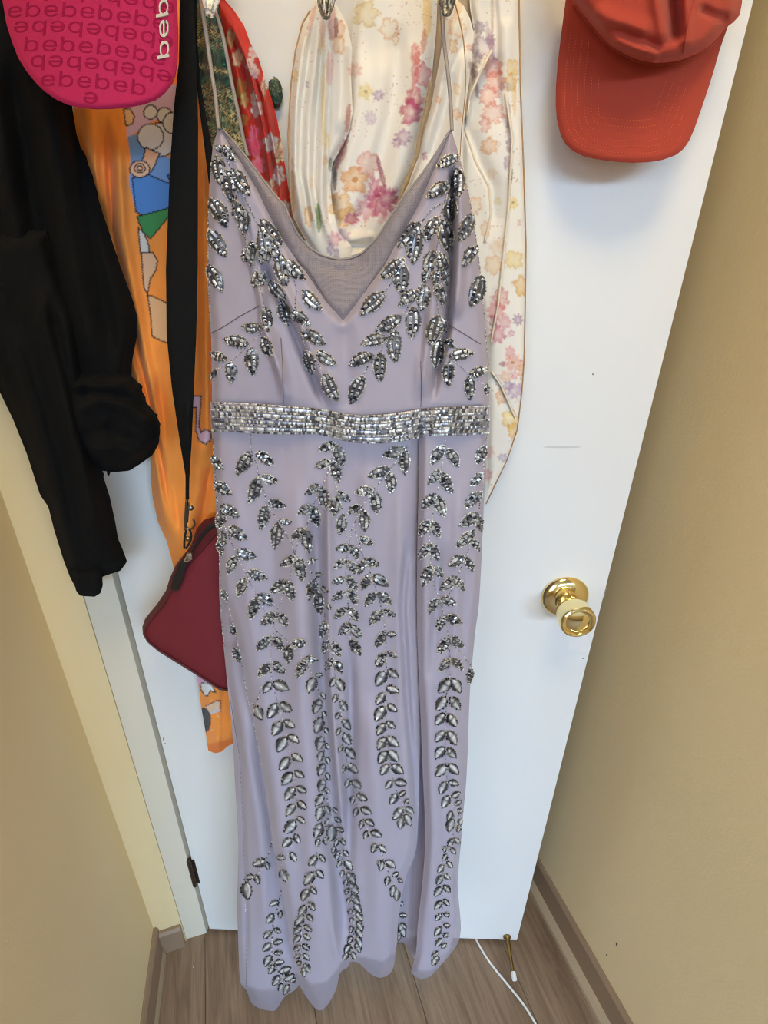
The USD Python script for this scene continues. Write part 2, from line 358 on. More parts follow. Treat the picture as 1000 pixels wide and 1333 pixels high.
obj('pane', hall_box(wa0 + .03, wa1 - .03, ROOM_B + .035, ROOM_B + .041, wz0 + .03, wz1 - .03), 'window_glass', wn)
for n_, (aa, ab) in enumerate([(ROOM_A0 - .07, ROOM_A0 + .01)]):
    sw = struct(f'window_{n_ + 2}')
    for b0, b1, z0, z1 in ((SIDE[0], SIDE[0] + .04, wz0, wz1), (SIDE[1] - .04, SIDE[1], wz0, wz1), (*SIDE, wz0, wz0 + .04), (*SIDE, wz1 - .04, wz1)):
        obj('window_frame', hall_box(aa, ab, b0, b1, z0, z1), 'trim_paint', sw)
    obj('pane', hall_box((aa + ab) / 2 - .003, (aa + ab) / 2 + .003, SIDE[0] + .03, SIDE[1] - .03, wz0 + .03, wz1 - .03), 'window_glass', sw)
ce = struct('ceiling'); obj('plaster', hall_box(ROOM_A0 - .1, ROOM_A1 + .1, -1.4, ROOM_B + .1, CEIL, CEIL + .08), 'ceiling_paint', ce)
cl = thing('ceiling_lamp', 'round flush ceiling lamp overhead behind the camera', 'lamp')
obj('base_plate', lathe([(0, 0), (.29, 0), (.29, .03), (.28, .035), (0, .035)], H(*LAMP, CEIL), (0, 0, -1)), 'white_plastic', cl, 40)
obj('diffuser', lathe([(.275, .035), (.27, .05), (.24, .062), (.14, .071), (0, .074)], H(*LAMP, CEIL), (0, 0, -1)), 'lamp_glow', cl, True)

prof = [(0, 0), (.0105, 0), (.0105, .012), (.008, .05), (.0065, .066), (0, .070)]
bl = struct('baseboard_left')
def left_prism(profile, b0, b1): return trimesh.convex.convex_hull(np.array([H(SKEW * b + p, b, z) for b in (b0, b1) for p, z in profile]))
obj('board', left_prism([(0, 0), (.010, 0), (.009, .084), (.005, .092), (0, .092)], .0, HALL_L), 'baseboard_vinyl', bl)
obj('shoe_moulding', left_prism([(.0085, 0), (.0135, 0), (.0125, .010), (.0095, .022), (.0085, .022)], .0135, HALL_L), 'shoe_vinyl', bl)
bb = struct('baseboard_back')
obj('board', trimesh.convex.convex_hull(np.array([H(a, b, z) for a in (0, .0530) for b, z in ((0, 0), (.011, 0), (.011, .068), (.006, .074), (0, .074))])), 'baseboard_vinyl', bb)
br = struct('baseboard_right'); obj('board', hall_prism([(0, 0), (.010, 0), (.010, .085), (.005, .092), (0, .092)], HALL_W, -1.3, HALL_R, -1), 'baseboard_vinyl', br)
obj('shoe_moulding', hall_prism([(.010, 0), (.026, 0), (.025, .010), (.018, .017), (.010, .019)], HALL_W, -1.3, HALL_R, -1), 'shoe_vinyl', br)
tr = struct('trim_1')
jamb = [H(.0475, .0045), H(.0475, -.13), H(.099, -.13), H(.099, -.035)]
P0 = FL(243., 1222.5); P1 = FL(269.0, 1214.5)
jv = [np.array([P0[0], P0[1], 0]), np.array([P1[0], P1[1], 0]), np.array([P1[0] - .001, P1[1] + .12, 0]), H(.0475, -.12)]
obj('jamb', trimesh.convex.convex_hull(np.array([v + [0, 0, z] for v in jv for z in (.0, 2.07)])), 'trim_paint', tr)
obj('door_stop_strip', box(.03, .01, 2.05, (.006, .043, 1.025)), 'gap_paint', tr)
obj('head_jamb', hall_box(.05, HALL_W, -.11, .0, 2.05, 2.07), 'trim_paint', tr)

# ------------------------------------------------------------------ the door
dr = struct('door_1', 'white flat slab door with brass knob')
DW, DH, DT = .711, 2.03, .035
slab = box(DW - .0015, DT, DH, (DW / 2 + .0008, DT / 2, .012 + DH / 2))
obj('slab', slab, 'door_paint', dr)
K = W(735., 776., 0.0)
obj('rosette', lathe([(.0, 0), (.0335, 0), (.0342, .002), (.0335, .0045), (.030, .008), (.024, .0105), (.017, .012), (.0150, .014), (.0150, .017), (0, .017)], K, (0, -1, 0), 64), 'brass', dr, 30)
obj('knob', lathe([(0, .014), (.0125, .014), (.0122, .022), (.0135, .026), (.0185, .029), (.0215, .033), (.0232, .040), (.0240, .048), (.0245, .056), (.0243, .0595), (.0232, .0622), (.0210, .0636), (.0188, .0628), (.0178, .0605), (.0160, .0600), (.0120, .0618), (.006, .0630), (0, .0634)], K, (0, -1, 0), 64), 'brass', dr, 35)
obj('latch_plate', box(.0016, .024, .055, (DW + .0002, .017, K[2])), 'steel', dr)
obj('latch_bolt', box(.008, .012, .016, (DW + .004, .017, K[2])), 'steel', dr)
hx, hz = W(250., 1137., .004)[[0, 2]]
hb = [lathe([(0, 0), (.0045, 0), (.0045, .0165), (0, .0165)], (hx, -.004, hz - .044 + i * .0177), (0, 0, 1), 16) for i in range(5)]
obj('hinge', cat(hb + [box(.012, .002, .086, (hx + .004, .0005, hz)), lathe([(0, 0), (.0045, .0), (.003, .004), (0, .005)], (hx, -.004, hz + .045), (0, 0, 1), 12)]), 'bronze', dr, 30, label='dark bronze hinge')
S0 = W(660., 1218.5, .0)
def dstop(profile): return lathe(profile, S0, (0.02, -1, -.03), 24)
obj('door_stop', dstop([(0, 0), (.0085, 0), (.0085, .003), (.0062, .006), (.0050, .012), (.0038, .03), (.0033, .055), (.0032, .066), (0, .066)]), 'antique_brass', dr, 30, label='brass door stop')
obj('rubber_tip', dstop([(0, .064), (.0048, .064), (.0055, .067), (.0055, .076), (.0048, .078), (0, .078)]), 'white_rubber', dr, 30, label='white rubber tip of the door stop')
def mark(px, py, w, h, m, name, parent, f=None):
    P = disc_poly(px, py, w, h, 10); Q = np.vstack([(f or (lambda p, k: W(p[:, 0], p[:, 1], k)))(P, k) for k in (.0001, .0004)])
    obj(name, trimesh.convex.convex_hull(Q), m, parent)
def disc_poly(x, y, rx, ry=None, n=24):
    t = np.linspace(0, 2 * math.pi, n, endpoint=False); return np.stack([x + rx * np.cos(t), y + (ry or rx) * np.sin(t)], 1)
plain('scuff_grey', (206, 204, 200), .5); plain('scuff_dark', (96, 80, 66), .7)
mark(732, 582, 26, 1.3, 'scuff_grey', 'scuff_mark', dr); mark(772, 487, .8, 1.6, 'scuff_dark', 'scuff_mark', dr); mark(759, 857, .9, .9, 'scuff_dark', 'scuff_mark', dr)
def on_right(P, k):
    r = ray(P[:, 0], P[:, 1]); t = ((HALL_W - k) - (CAM - ORI) @ NA) / (r @ NA); return CAM + r * t[:, None]
mark(803, 1229, 1.2, 2.6, 'scuff_dark', 'scuff_mark', wr, on_right); mark(790, 1243, 1.2, 1.0, 'scuff_dark', 'scuff_mark', wr, on_right)
mark(213, 962, .8, 2.2, 'scuff_dark', 'scuff_mark', dr); mark(215, 968, .7, 1.0, 'scuff_dark', 'scuff_mark', dr)

def hook(px, py, label):
    k = thing('coat_hook', label, 'hook'); tip = W(float(px), float(py), .088)
    ax = np.array([.0, -.50, -.86]); ax /= np.linalg.norm(ax); top = tip - ax * .058
    o = np.array([top[0], 0, top[2] + .012])
    obj('base_plate', lathe([(0, 0), (.015, 0), (.015, .002), (.011, .004), (.004, .005), (0, .005)], o, (0, -1, 0), 24), 'steel', k, 30)
    obj('arm', tube(spline([o, o + [0, -.02, 0], (o + top) / 2 + [0, -.012, .002], top + ax * .006], 20), .0032, 10), 'steel', k, True)
    obj('crystal_drop', lathe([(0, 0), (.006, 0), (.0105, .006), (.0118, .014), (.0095, .032), (.0062, .050), (.0040, .057), (0, .058)], top, ax, 8), 'clear_acrylic', k, False)
hook(272, 19, 'clear faceted hook holding the dress strap above the green lace garment')
hook(424, 21, 'clear faceted hook gathering the left bunch of the floral robe')
hook(582, 17, 'clear faceted hook with the right dress strap looped over it')

# ------------------------------------------------------------------ print painting
def mixc(C, col, a): return C * (1 - a[:, None]) + np.asarray(col)[None] * a[:, None]
def sst(e0, e1, x):
    t = np.clip((x - e0) / (e1 - e0), 0, 1); return t * t * (3 - 2 * t)
def flower(C, P, x, y, R, col, n=5, rot=0.0, a=.8, core=None, edge=None, sq=1.0, seed=1, wash=1.0):
    d = P - [x, y]; m = np.hypot(d[:, 0] / max(sq, .3), d[:, 1]) < R * 2.0
    if not m.any(): return C
    q = P[m]; d = q - [x, y]; d = np.stack([d[:, 0] / sq, d[:, 1]], 1)
    nz = meshkit.fbm(np.stack([q[:, 0] / (R * .24), q[:, 1] / (R * .24), np.full(len(q), seed * 3.7)], 1), 4, seed)
    r = np.hypot(*d.T) * (1 + (.3 + .45 * wash) * (nz - .5)); th = np.arctan2(d[:, 1], d[:, 0]) + rot
    lim = R * (.55 + .45 * np.abs(np.cos(th * n / 2)) ** .6)
    ins = sst(lim * (1.06 + .12 * wash), lim * (.94 - .24 * wash), r); tone = .55 + .45 * sst(lim * .2, lim, r); c = C[m]
    c = mixc(c, lin(col), ins * a * tone * (1.05 - 1.6 * (nz - .45)).clip(.15, 1))
    if edge is not None: c = mixc(c, lin(edge), np.exp(-((r - lim * .93) / (R * .07 + .4)) ** 2) * .5 * (r < lim * 1.15))
    if core is not None: c = mixc(c, lin(core), sst(R * .26, R * .16, r) * .85)
    C[m] = c; return C
def splotch(C, P, x, y, rx, ry, col, a=.8, seed=1, rag=1.0, ang=0.0):
    d = P - [x, y]; ca, sa = math.cos(ang), math.sin(ang); d = np.stack([(d[:, 0] * ca + d[:, 1] * sa) / rx, (-d[:, 0] * sa + d[:, 1] * ca) / ry], 1)
    r = np.hypot(*d.T); m = r < 1.9
    if not m.any(): return C
    q = P[m]; nz = meshkit.fbm(np.stack([q[:, 0] / 5, q[:, 1] / 5, np.full(len(q), seed * 1.3)], 1), 4, seed)
    v = sst(1.08, .86, r[m] + rag * 1.5 * (nz - .5)); C[m] = mixc(C[m], lin(col), v * a * (.6 + .8 * (nz - .2)).clip(.2, 1)); return C
def patch(C, P, poly, col, line=None, lw=.8):
    pg = Polygon(poly); b = pg.bounds; m = (P[:, 0] > b[0] - 3) & (P[:, 0] < b[2] + 3) & (P[:, 1] > b[1] - 3) & (P[:, 1] < b[3] + 3)
    if not m.any(): return C
    q = P[m]; r, _ = seg_dist(q, np.vstack([poly, poly[:1]])); ins = contains_xy(pg, q[:, 0], q[:, 1]); sd = np.where(ins, -r, r); c = C[m]
    if col is not None: c = mixc(c, lin(col), sst(.4, -.4, sd))
    if line is not None: c = mixc(c, lin(line), sst(lw + .4, lw - .3, r))
    C[m] = c; return C
def disc_poly(x, y, rx, ry=None, n=24): 
    t = np.linspace(0, 2 * math.pi, n, endpoint=False); return np.stack([x + rx * np.cos(t), y + (ry or rx) * np.sin(t)], 1)
A = lambda *v: np.array(v, float).reshape(-1, 2)
# ------------------------------------------------------------------ orange T-shirt
tee = thing('orange_shirt', 'orange cotton shirt with a colourful cartoon-style print hanging behind the black bag strap', 'shirt')
tee_poly = A(86, -30, 92, 100, 100, 200, 135, 300, 150, 400, 165, 480, 192, 560, 197, 600, 196, 622, 199, 650, 206, 680, 217, 704, 226, 738, 240, 800, 252, 850, 256, 880, 259, 896, 262, 920, 268, 954, 271, 977, 280, 980.5, 288, 979, 297, 971, 306, 967.5, 330, 950, 318, 800, 306, 600, 296, 400, 284, 180, 272, 60, 262, -30)
tf = [('ridge', A(118, 140, 128, 300, 175, 480, 205, 620, 222, 730), 7, .012), ('ridge', A(104, 140, 112, 230, 160, 400, 190, 520), 5, -.010), ('ridge', A(150, 140, 160, 300, 186, 450, 215, 600, 232, 735), 8, .010),
      ('ridge', A(138, 140, 147, 300, 180, 450, 208, 590, 226, 700), 4, -.010), ('ridge', A(262, 160, 268, 400, 270, 620), 7, .010), ('ridge', A(206, 480, 216, 600, 236, 700), 6, -.006),
      ('ridge', A(262, 560, 255, 640, 236, 720), 9, .008), ('ridge', A(276, 600, 266, 660, 250, 720), 5, -.007), ('ridge', A(275, 420, 277, 560), 3.5, -.006), ('ridge', A(292, 880, 290, 975), 4, -.005)]
TEE = Cloth(tee_poly, .030, tf, (9, .016), (30, .004), 3)
BLK = (38, 32, 44)
def tee_paint(P):
    C = np.tile(lin((255, 158, 70)), (len(P), 1)); n = meshkit.fbm(np.stack([P[:, 0] / 9, P[:, 1] / 26, P[:, 0] * 0], 1), 4, 5)
    C *= (.90 + .2 * n)[:, None]
    left = A(163, 120, 165, 200, 170, 260, 179, 300, 182, 330, 184, 360, 186, 400, 195, 437, 198, 440, 216, 446, 300, 446, 300, 120)
    C = patch(C, P, A(163, 130, 165, 180, 169, 178, 195, 160, 235, 140, 235, 110, 163, 110), (222, 190, 220))
    C = patch(C, P, A(161, 142, 168, 141, 175, 150, 173, 161, 164, 164), (236, 196, 150), BLK)
    C = patch(C, P, A(166, 178, 180, 174, 186, 190, 196, 200, 220, 205, 235, 240, 235, 280, 190, 281, 177, 276, 168, 240, 170, 205), (120, 162, 214))
    C = patch(C, P, A(172, 232, 190, 226, 218, 238, 236, 236, 236, 272, 214, 276, 190, 282, 177, 276), (88, 144, 214), BLK)
    C = patch(C, P, A(218, 228, 236, 220, 236, 248, 222, 238), (60, 104, 190), BLK)
    for x, y, r in ((214, 150, 10), (196, 146, 9), (208, 182, 22), (196, 178, 17), (226, 160, 14)): C = patch(C, P, disc_poly(x, y, r), (228, 226, 222), BLK)
    C = patch(C, P, A(190, 192, 208, 200, 200, 218, 194, 226, 184, 214), (238, 188, 150), BLK)
    C = patch(C, P, disc_poly(182, 220, 13, 11), (240, 196, 160), BLK); C = patch(C, P, disc_poly(182, 219, 7, 6), (232, 180, 140), BLK); C = patch(C, P, disc_poly(182, 219, 3, 3), (240, 200, 160), BLK)
    C = patch(C, P, A(178, 282, 216, 272, 236, 262, 196, 311, 186, 302), (70, 148, 84), BLK)
    C = patch(C, P, A(180, 296, 188, 304, 194, 320, 194, 330, 183, 330), (224, 220, 214), BLK)
    C = patch(C, P, A(184, 329, 198, 328, 205, 340, 203, 352, 196, 362, 192, 384, 187, 372), (234, 190, 150), BLK)
    C = patch(C, P, A(192, 384, 200, 386, 236, 404, 236, 450, 216, 446, 198, 438, 196, 410), (232, 186, 138), BLK)
    C = patch(C, P, A(250, 515, 262, 515, 261, 530, 259, 555, 262, 563, 267, 559, 274, 562, 275, 572, 268, 578, 259, 574, 255, 560, 256, 530, 250, 530), (222, 188, 216), BLK)
    C = patch(C, P, A(250, 876, 262, 876, 276, 892, 272, 900, 262, 894, 258, 890), (226, 170, 206))
    C = patch(C, P, A(261, 890, 268, 888, 275, 892, 281, 902, 274, 899, 271, 906, 267, 905, 262, 898), (236, 236, 240), BLK, .6)
    C = patch(C, P, A(266, 920, 282, 912, 287, 912, 287, 925, 273, 929), (232, 202, 172), (150, 60, 40), .6); C = patch(C, P, A(272, 928, 287, 923, 287, 926, 273, 930), (200, 208, 226))
    C = patch(C, P, disc_poly(264, 938, 10, 16), (70, 78, 88), BLK); C = patch(C, P, disc_poly(264, 938, 6, 11), None, BLK, .5)
    C = mixc(C, lin((232, 104, 36)), sst(967, 971, P[:, 1] + (P[:, 0] - 271) * .25) * .6)
    for x, y in ((275, 912), (284, 933), (288, 945), (276, 950), (283, 960)): C = mixc(C, lin((250, 200, 150)), .6 * (np.hypot(P[:, 0] - x, P[:, 1] - y) < 1.3))
    return C
TEE.mesh('fabric', 'cotton_print', tee, 1.9, .002, tee_paint)

# ------------------------------------------------------------------ red floral garment and green lace garment under the left strap
red = thing('red_floral_garment', 'bright red garment printed with cream and pink flowers hanging beside the green lace', 'garment')
red_poly = A(268, -20, 284, -22, 293, 0, 305, 14, 318, 34, 326, 56, 336, 74, 344, 100, 354, 130, 361, 156, 367, 190, 372, 222, 376, 250, 379, 280, 385, 330, 340, 330, 320, 240, 306, 150, 290, 60)
RED = Cloth(red_poly, .024, [('ridge', A(296, 30, 316, 90, 330, 160, 346, 260), 4, -.012), ('ridge', A(306, 30, 326, 90, 345, 170, 358, 280), 4, .010), ('ridge', A(302, 14, 318, 60, 338, 120, 352, 190, 364, 290), 2.6, -.009), ('ridge', A(318, 60, 345, 130, 362, 220, 370, 300), 3, .006), ('ridge', A(322, 130, 336, 200, 345, 260), 3, .008)], (7, .012), (20, .003), 4)
def red_paint(P):
    C = np.tile(lin((192, 36, 23)), (len(P), 1)); C *= (.92 + .16 * meshkit.fbm(np.stack([P[:, 0] / 8, P[:, 1] / 20, P[:, 0] * 0], 1), 3, 8))[:, None]
    for i, (x, y, R, c, n, sq, rot) in enumerate([(300, 50, 13, (196, 172, 120), 4, .5, .3), (309, 76, 12, (222, 208, 172), 5, .6, .2), (330, 68, 10, (206, 208, 212), 6, .7, .4), (326, 84, 11, (212, 212, 212), 5, .6, 1.), (332, 94, 9, (206, 210, 214), 4, .7, .1),
            (314, 116, 15, (150, 136, 62), 4, .5, .5), (318, 130, 11, (206, 190, 120), 5, .5, 0), (330, 128, 10, (214, 214, 208), 5, .4, .2), (344, 112, 14, (222, 212, 190), 4, .3, .1), (334, 142, 12, (214, 216, 216), 5, .7, .8),
            (329, 190, 17, (212, 84, 128), 5, .75, .2), (336, 216, 14, (222, 120, 150), 6, .7, .6), (331, 172, 10, (218, 100, 140), 4, .7, .4), (353, 186, 13, (206, 214, 216), 5, .8, .4), (364, 198, 15, (226, 214, 184), 6, .6, .2), (363, 228, 14, (204, 212, 216), 5, .6, .9), (352, 246, 14, (228, 222, 196), 6, .8, .3), (360, 250, 10, (210, 60, 40), 4, .8, 0), (372, 270, 10, (200, 206, 206), 5, .6, .5), (318, 156, 8, (170, 120, 60), 4, .7, .5)]):
        C = flower(C, P, x, y, R, c, n, rot, .97, edge=(150, 96, 56), sq=sq, seed=20 + i, wash=0.0)
    for ln in (A(342, 221, 352, 214, 360, 206, 368, 196), A(356, 206, 362, 192, 364, 182), A(356, 207, 368, 206), A(354, 212, 362, 222, 368, 232), A(344, 104, 346, 128)):
        r, _ = seg_dist(P, ln); C = mixc(C, lin((138, 98, 62)), .8 * sst(1.2, .5, r))
    return C
RED.mesh('fabric', 'viscose_print', red, 1.6, .002, red_paint)
grn = thing('green_lace_garment', 'dark emerald green lace garment with gold thread hanging behind the left dress strap', 'garment')
grn_poly = A(258, -20, 284, -20, 286, 30, 294, 70, 302, 116, 312, 160, 322, 205, 335, 260, 300, 300, 280, 220, 270, 170, 259, 125, 254, 90, 254, 40)
GRN = Cloth(grn_poly, .050, [('ridge', A(272, 10, 276, 70, 288, 150, 300, 230), 6, .010), ('ridge', A(262, 20, 264, 90, 276, 170), 4, -.006), ('ridge', A(284, 30, 292, 100, 306, 190), 4, -.006)], (7, .010), (9, .004), 6)
def grn_paint(P):
    q = np.stack([P[:, 0] / 5, P[:, 1] / 6, P[:, 0] * 0], 1); n = meshkit.fbm(q, 4, 3); n2 = meshkit.fbm(q * 3.1 + 7, 3, 9)
    C = np.tile(lin((12, 46, 40)), (len(P), 1)); C = mixc(C, lin((16, 104, 84)), sst(.5, .66, n)); C = mixc(C, lin((6, 14, 14)), sst(.56, .66, n2) * .8)
    band = np.zeros(len(P))
    for y, h in ((46, 16), (118, 12), (142, 12), (178, 22), (205, 10), (88, 4)): band = np.maximum(band, np.exp(-((P[:, 1] - y - (P[:, 0] - 270) * .25) / h) ** 4))
    net = np.maximum(np.abs(np.sin(P[:, 0] * 1.55 + P[:, 1] * .35)), np.abs(np.sin(P[:, 1] * 1.5 - P[:, 0] * .5))) ** 3
    C = mixc(C, lin((206, 184, 124)), band * sst(.52, .66, n2 * .62 + net * .35) * .9)
    C = mixc(C, lin((60, 130, 100)), (1 - band) * sst(.62, .72, n2) * .4); return C
GRN.mesh('fabric', 'lace_print', grn, 1.5, .003, grn_paint)
puff = trimesh.creation.icosphere(3, 1.0); pv = puff.vertices * [.0075, .006, .0125]; pv = pv * (1 + .5 * (meshkit.fbm(puff.vertices * 4 + 5, 3, 2) - .5))[:, None]
puff.vertices = pv * .9 + W(358.5, 121., .006); pc = np.tile(lin((22, 62, 46)), (len(pv), 1)); pn = meshkit.noise(puff.vertices * 900, 2); pc = mixc(pc, lin((120, 104, 60)), sst(.62, .72, pn)); 
raw('trim_tassel', np.array(puff.vertices), np.array(puff.faces), np.array(puff.vertex_normals), 'lace_print', grn, pc)

# ------------------------------------------------------------------ floral satin robe
robe = thing('floral_satin_robe', 'cream satin robe with watercolour flowers draped between two clear hooks behind the dress', 'robe')
CREAM = (246, 239, 227)
FLW = [  # x, y, radius, colour, petals, alpha, core, edge, squash
 (476, 18, 18, (232, 206, 120), 5, .55, None, (206, 168, 84), 1), (507, 38, 15, (240, 214, 150), 5, .35, None, (214, 136, 50), .9), (515, 50, 9, (238, 196, 120), 4, .4, None, (206, 128, 50), .5), (541, 70, 15, (214, 92, 84), 4, .7, None, None, .5), (551, 98, 17, (216, 92, 104), 5, .7, None, (190, 60, 70), .7), (540, 128, 16, (206, 66, 92), 5, .85, None, None, .8),
 (535, 146, 18, (196, 40, 104), 5, .9, (240, 214, 200), (170, 30, 80), .85), (476, 119, 11, (232, 206, 96), 5, .8, (190, 150, 40), None, 1), (493, 124, 8, (156, 104, 160), 7, .7, None, None, 1), (483, 154, 10, (176, 140, 180), 9, .55, None, None, .9), (525, 178, 11, (168, 96, 150), 9, .7, None, None, 1.1), (517, 186, 7, (176, 110, 160), 7, .6, None, None, 1), (462, 91, 10, (216, 116, 92), 7, .5, None, None, 1),
 (462, 234, 19, (236, 168, 62), 5, .8, (214, 140, 40), (216, 130, 40), 1), (443, 268, 18, (240, 190, 96), 5, .7, None, (224, 160, 66), .9), (452, 282, 14, (238, 184, 84), 4, .6, None, (220, 150, 60), 1), (480, 213, 18, (232, 152, 128), 6, .55, None, (206, 110, 96), .9), (497, 262, 22, (176, 30, 110), 9, .9, None, None, 1), (488, 246, 16, (196, 60, 110), 7, .8, None, None, .6), (505, 258, 14, (172, 36, 100), 9, .8, None, None, 1.2), (478, 272, 16, (216, 80, 130), 6, .6, None, None, 1), (458, 285, 9, (214, 40, 128), 5, .8, None, None, 1.2), (500, 282, 11, (232, 150, 150), 5, .5, None, None, 1),
 (435, 312, 10, (196, 90, 150), 7, .6, None, None, 1), (446, 306, 9, (186, 110, 170), 8, .5, None, None, 1.1), (430, 324, 9, (150, 96, 160), 4, .75, None, None, .5), (438, 330, 8, (130, 80, 150), 4, .7, None, None, .6),
 (444, 38, 12, (236, 160, 90), 4, .6, None, (200, 110, 50), .5), (441, 58, 14, (238, 186, 110), 4, .6, None, (206, 130, 60), .6), (385, 98, 9, (238, 208, 100), 5, .7, None, (200, 160, 60), .4), (400, 110, 5, (120, 50, 90), 4, .7, None, None, .5), (419, 60, 12, (238, 210, 140), 4, .6, None, None, .4), (424, 182, 12, (238, 206, 120), 4, .6, None, None, .5), (423, 208, 8, (236, 176, 90), 4, .6, None, None, .5), (401, 282, 15, (230, 176, 84), 5, .75, None, (190, 120, 50), .35), (405, 238, 8, (232, 190, 110), 4, .5, None, None, .4),
 (595, 36, 13, (240, 214, 160), 5, .35, None, (222, 150, 60), .9), (590, 60, 10, (238, 190, 90), 4, .6, None, (216, 140, 50), .6), (612, 62, 5, (224, 140, 80), 5, .7, None, None, 1), (595, 116, 8, (238, 200, 120), 4, .4, None, (220, 160, 80), .6), (594, 148, 8, (236, 170, 80), 4, .6, None, (216, 140, 50), .7), (571, 130, 6, (236, 160, 60), 4, .7, None, None, .7), (553, 203, 6, (172, 60, 110), 4, .8, None, None, .6),
 (624, 36, 9, (130, 96, 140), 8, .7, None, None, .9), (628, 62, 15, (190, 160, 180), 5, .5, None, (130, 90, 130), 1), (638, 52, 9, (130, 80, 130), 7, .7, None, None, .8), (618, 92, 11, (96, 60, 84), 5, .8, None, None, .4), (622, 74, 10, (126, 88, 124), 5, .7, None, None, .6), (642, 88, 14, (224, 138, 116), 7, .7, None, (200, 96, 84), .9), (646, 106, 15, (226, 128, 112), 7, .65, None, (204, 96, 84), .9), (636, 124, 15, (230, 150, 130), 7, .6, None, (206, 110, 96), .9), (642, 148, 15, (232, 160, 140), 7, .5, None, (214, 128, 104), 1), (632, 162, 12, (226, 140, 120), 6, .55, None, (200, 100, 90), .6),
 (637, 190, 12, (236, 172, 90), 6, .65, None, (220, 140, 60), 1), (640, 226, 8, (238, 190, 130), 6, .5, None, None, 1), (667, 88, 12, (240, 206, 110), 4, .75, None, (216, 166, 60), .7), (665, 108, 13, (238, 200, 100), 5, .7, None, (214, 160, 60), .6), (619, 268, 12, (240, 190, 120), 5, .35, None, (228, 150, 60), .8), (662, 160, 8, (130, 90, 140), 6, .7, None, None, .5), (663, 190, 12, (120, 70, 110), 6, .75, None, None, .4), (660, 212, 10, (140, 96, 140), 6, .7, None, None, .5), (668, 264, 9, (238, 206, 80), 7, .8, (200, 160, 40), None, .8), (648, 262, 6, (232, 214, 150), 3, .7, None, None, 1), (652, 318, 8, (236, 190, 140), 5, .5, None, None, .9), (676, 290, 5, (190, 120, 60), 4, .6, None, None, .5), (632, 298, 10, (236, 196, 120), 5, .5, None, (228, 160, 80), .7),
 (669, 338, 13, (240, 214, 120), 4, .8, None, (222, 176, 70), 1), (679, 372, 15, (234, 186, 70), 5, .85, None, (206, 150, 50), .7), (642, 345, 14, (238, 194, 120), 5, .6, None, (226, 160, 84), .9), (646, 322, 10, (238, 200, 140), 5, .5, None, None, 1), (652, 388, 14, (228, 130, 120), 7, .65, None, (206, 90, 96), .8), (646, 404, 13, (222, 110, 110), 7, .7, None, None, 1), (657, 420, 10, (214, 80, 120), 7, .6, None, None, 1), (642, 420, 11, (166, 30, 80), 5, .85, None, None, .5), (648, 436, 12, (206, 60, 110), 7, .75, None, None, 1), (674, 416, 8, (146, 70, 140), 8, .75, None, None, .9), (666, 434, 5, (196, 90, 130), 5, .6, None, None, 1), (664, 458, 9, (228, 110, 110), 6, .7, None, None, .8), (668, 472, 11, (232, 140, 110), 6, .7, (214, 140, 60), None, 1.2), (654, 474, 4, (160, 60, 110), 3, .9, None, None, 1), (658, 490, 8, (238, 160, 110), 5, .6, None, None, 1), (670, 488, 7, (226, 96, 120), 5, .6, None, None, .8), (679, 482, 9, (238, 176, 80), 4, .6, None, (214, 140, 50), .5), (670, 508, 12, (166, 110, 170), 9, .65, None, None, 1), (662, 502, 7, (150, 90, 150), 7, .6, None, None, 1), (652, 516, 11, (236, 170, 90), 5, .7, None, (222, 140, 60), .6), (664, 546, 14, (240, 206, 90), 5, .75, None, (224, 160, 60), .8), (668, 560, 10, (238, 184, 70), 4, .75, None, (214, 140, 50), .8), (635, 588, 9, (238, 150, 140), 6, .6, None, None, 1), (635, 618, 8, (236, 130, 130), 6, .6, None, None, .9), (655, 596, 6, (150, 110, 160), 7, .6, None, None, 1.2), (648, 650, 6, (206, 150, 110), 4, .6, None, None, 1)]
STRK = [(444, 200, 5, 26, (176, 70, 54), .75, .35), (453, 156, 4, 20, (190, 92, 76), .7, .1), (436, 232, 3, 14, (60, 26, 40), .9, 0), (430, 214, 2.5, 10, (96, 106, 52), .8, 0), (556, 20, 6, 34, (232, 190, 84), .7, 0), (552, 54, 4, 16, (196, 96, 40), .7, .1), (415, 283, 3.6, 19, (120, 140, 74), .95, -.06), (432, 30, 5, 24, (196, 96, 96), .6, 0), (438, 36, 3, 14, (120, 34, 40), .8, 0), (420, 40, 4, 20, (226, 160, 110), .5, 0), (406, 24, 3, 22, (206, 130, 116), .6, .3), (429, 90, 5, 22, (232, 176, 160), .6, 0), (421, 130, 3, 50, (238, 206, 110), .6, 0), (381, 250, 3, 40, (206, 150, 60), .7, 0), (376, 140, 2, 60, (196, 130, 80), .6, 0), (665, 230, 3, 11, (110, 116, 72), .9, .1), (662, 152, 3, 26, (150, 100, 130), .6, 0), (640, 60, 4, 30, (170, 120, 150), .5, -.2), (618, 104, 4, 26, (110, 70, 84), .7, -.2), (670, 122, 3, 30, (236, 190, 80), .5, 0), (541, 90, 5, 30, (206, 74, 70), .7, .1), (496, 224, 3.5, 22, (150, 50, 84), .8, -.25), (596, 12, 5, 16, (236, 180, 90), .6, .3), (641, 20, 2, 40, (190, 140, 90), .6, 0)]
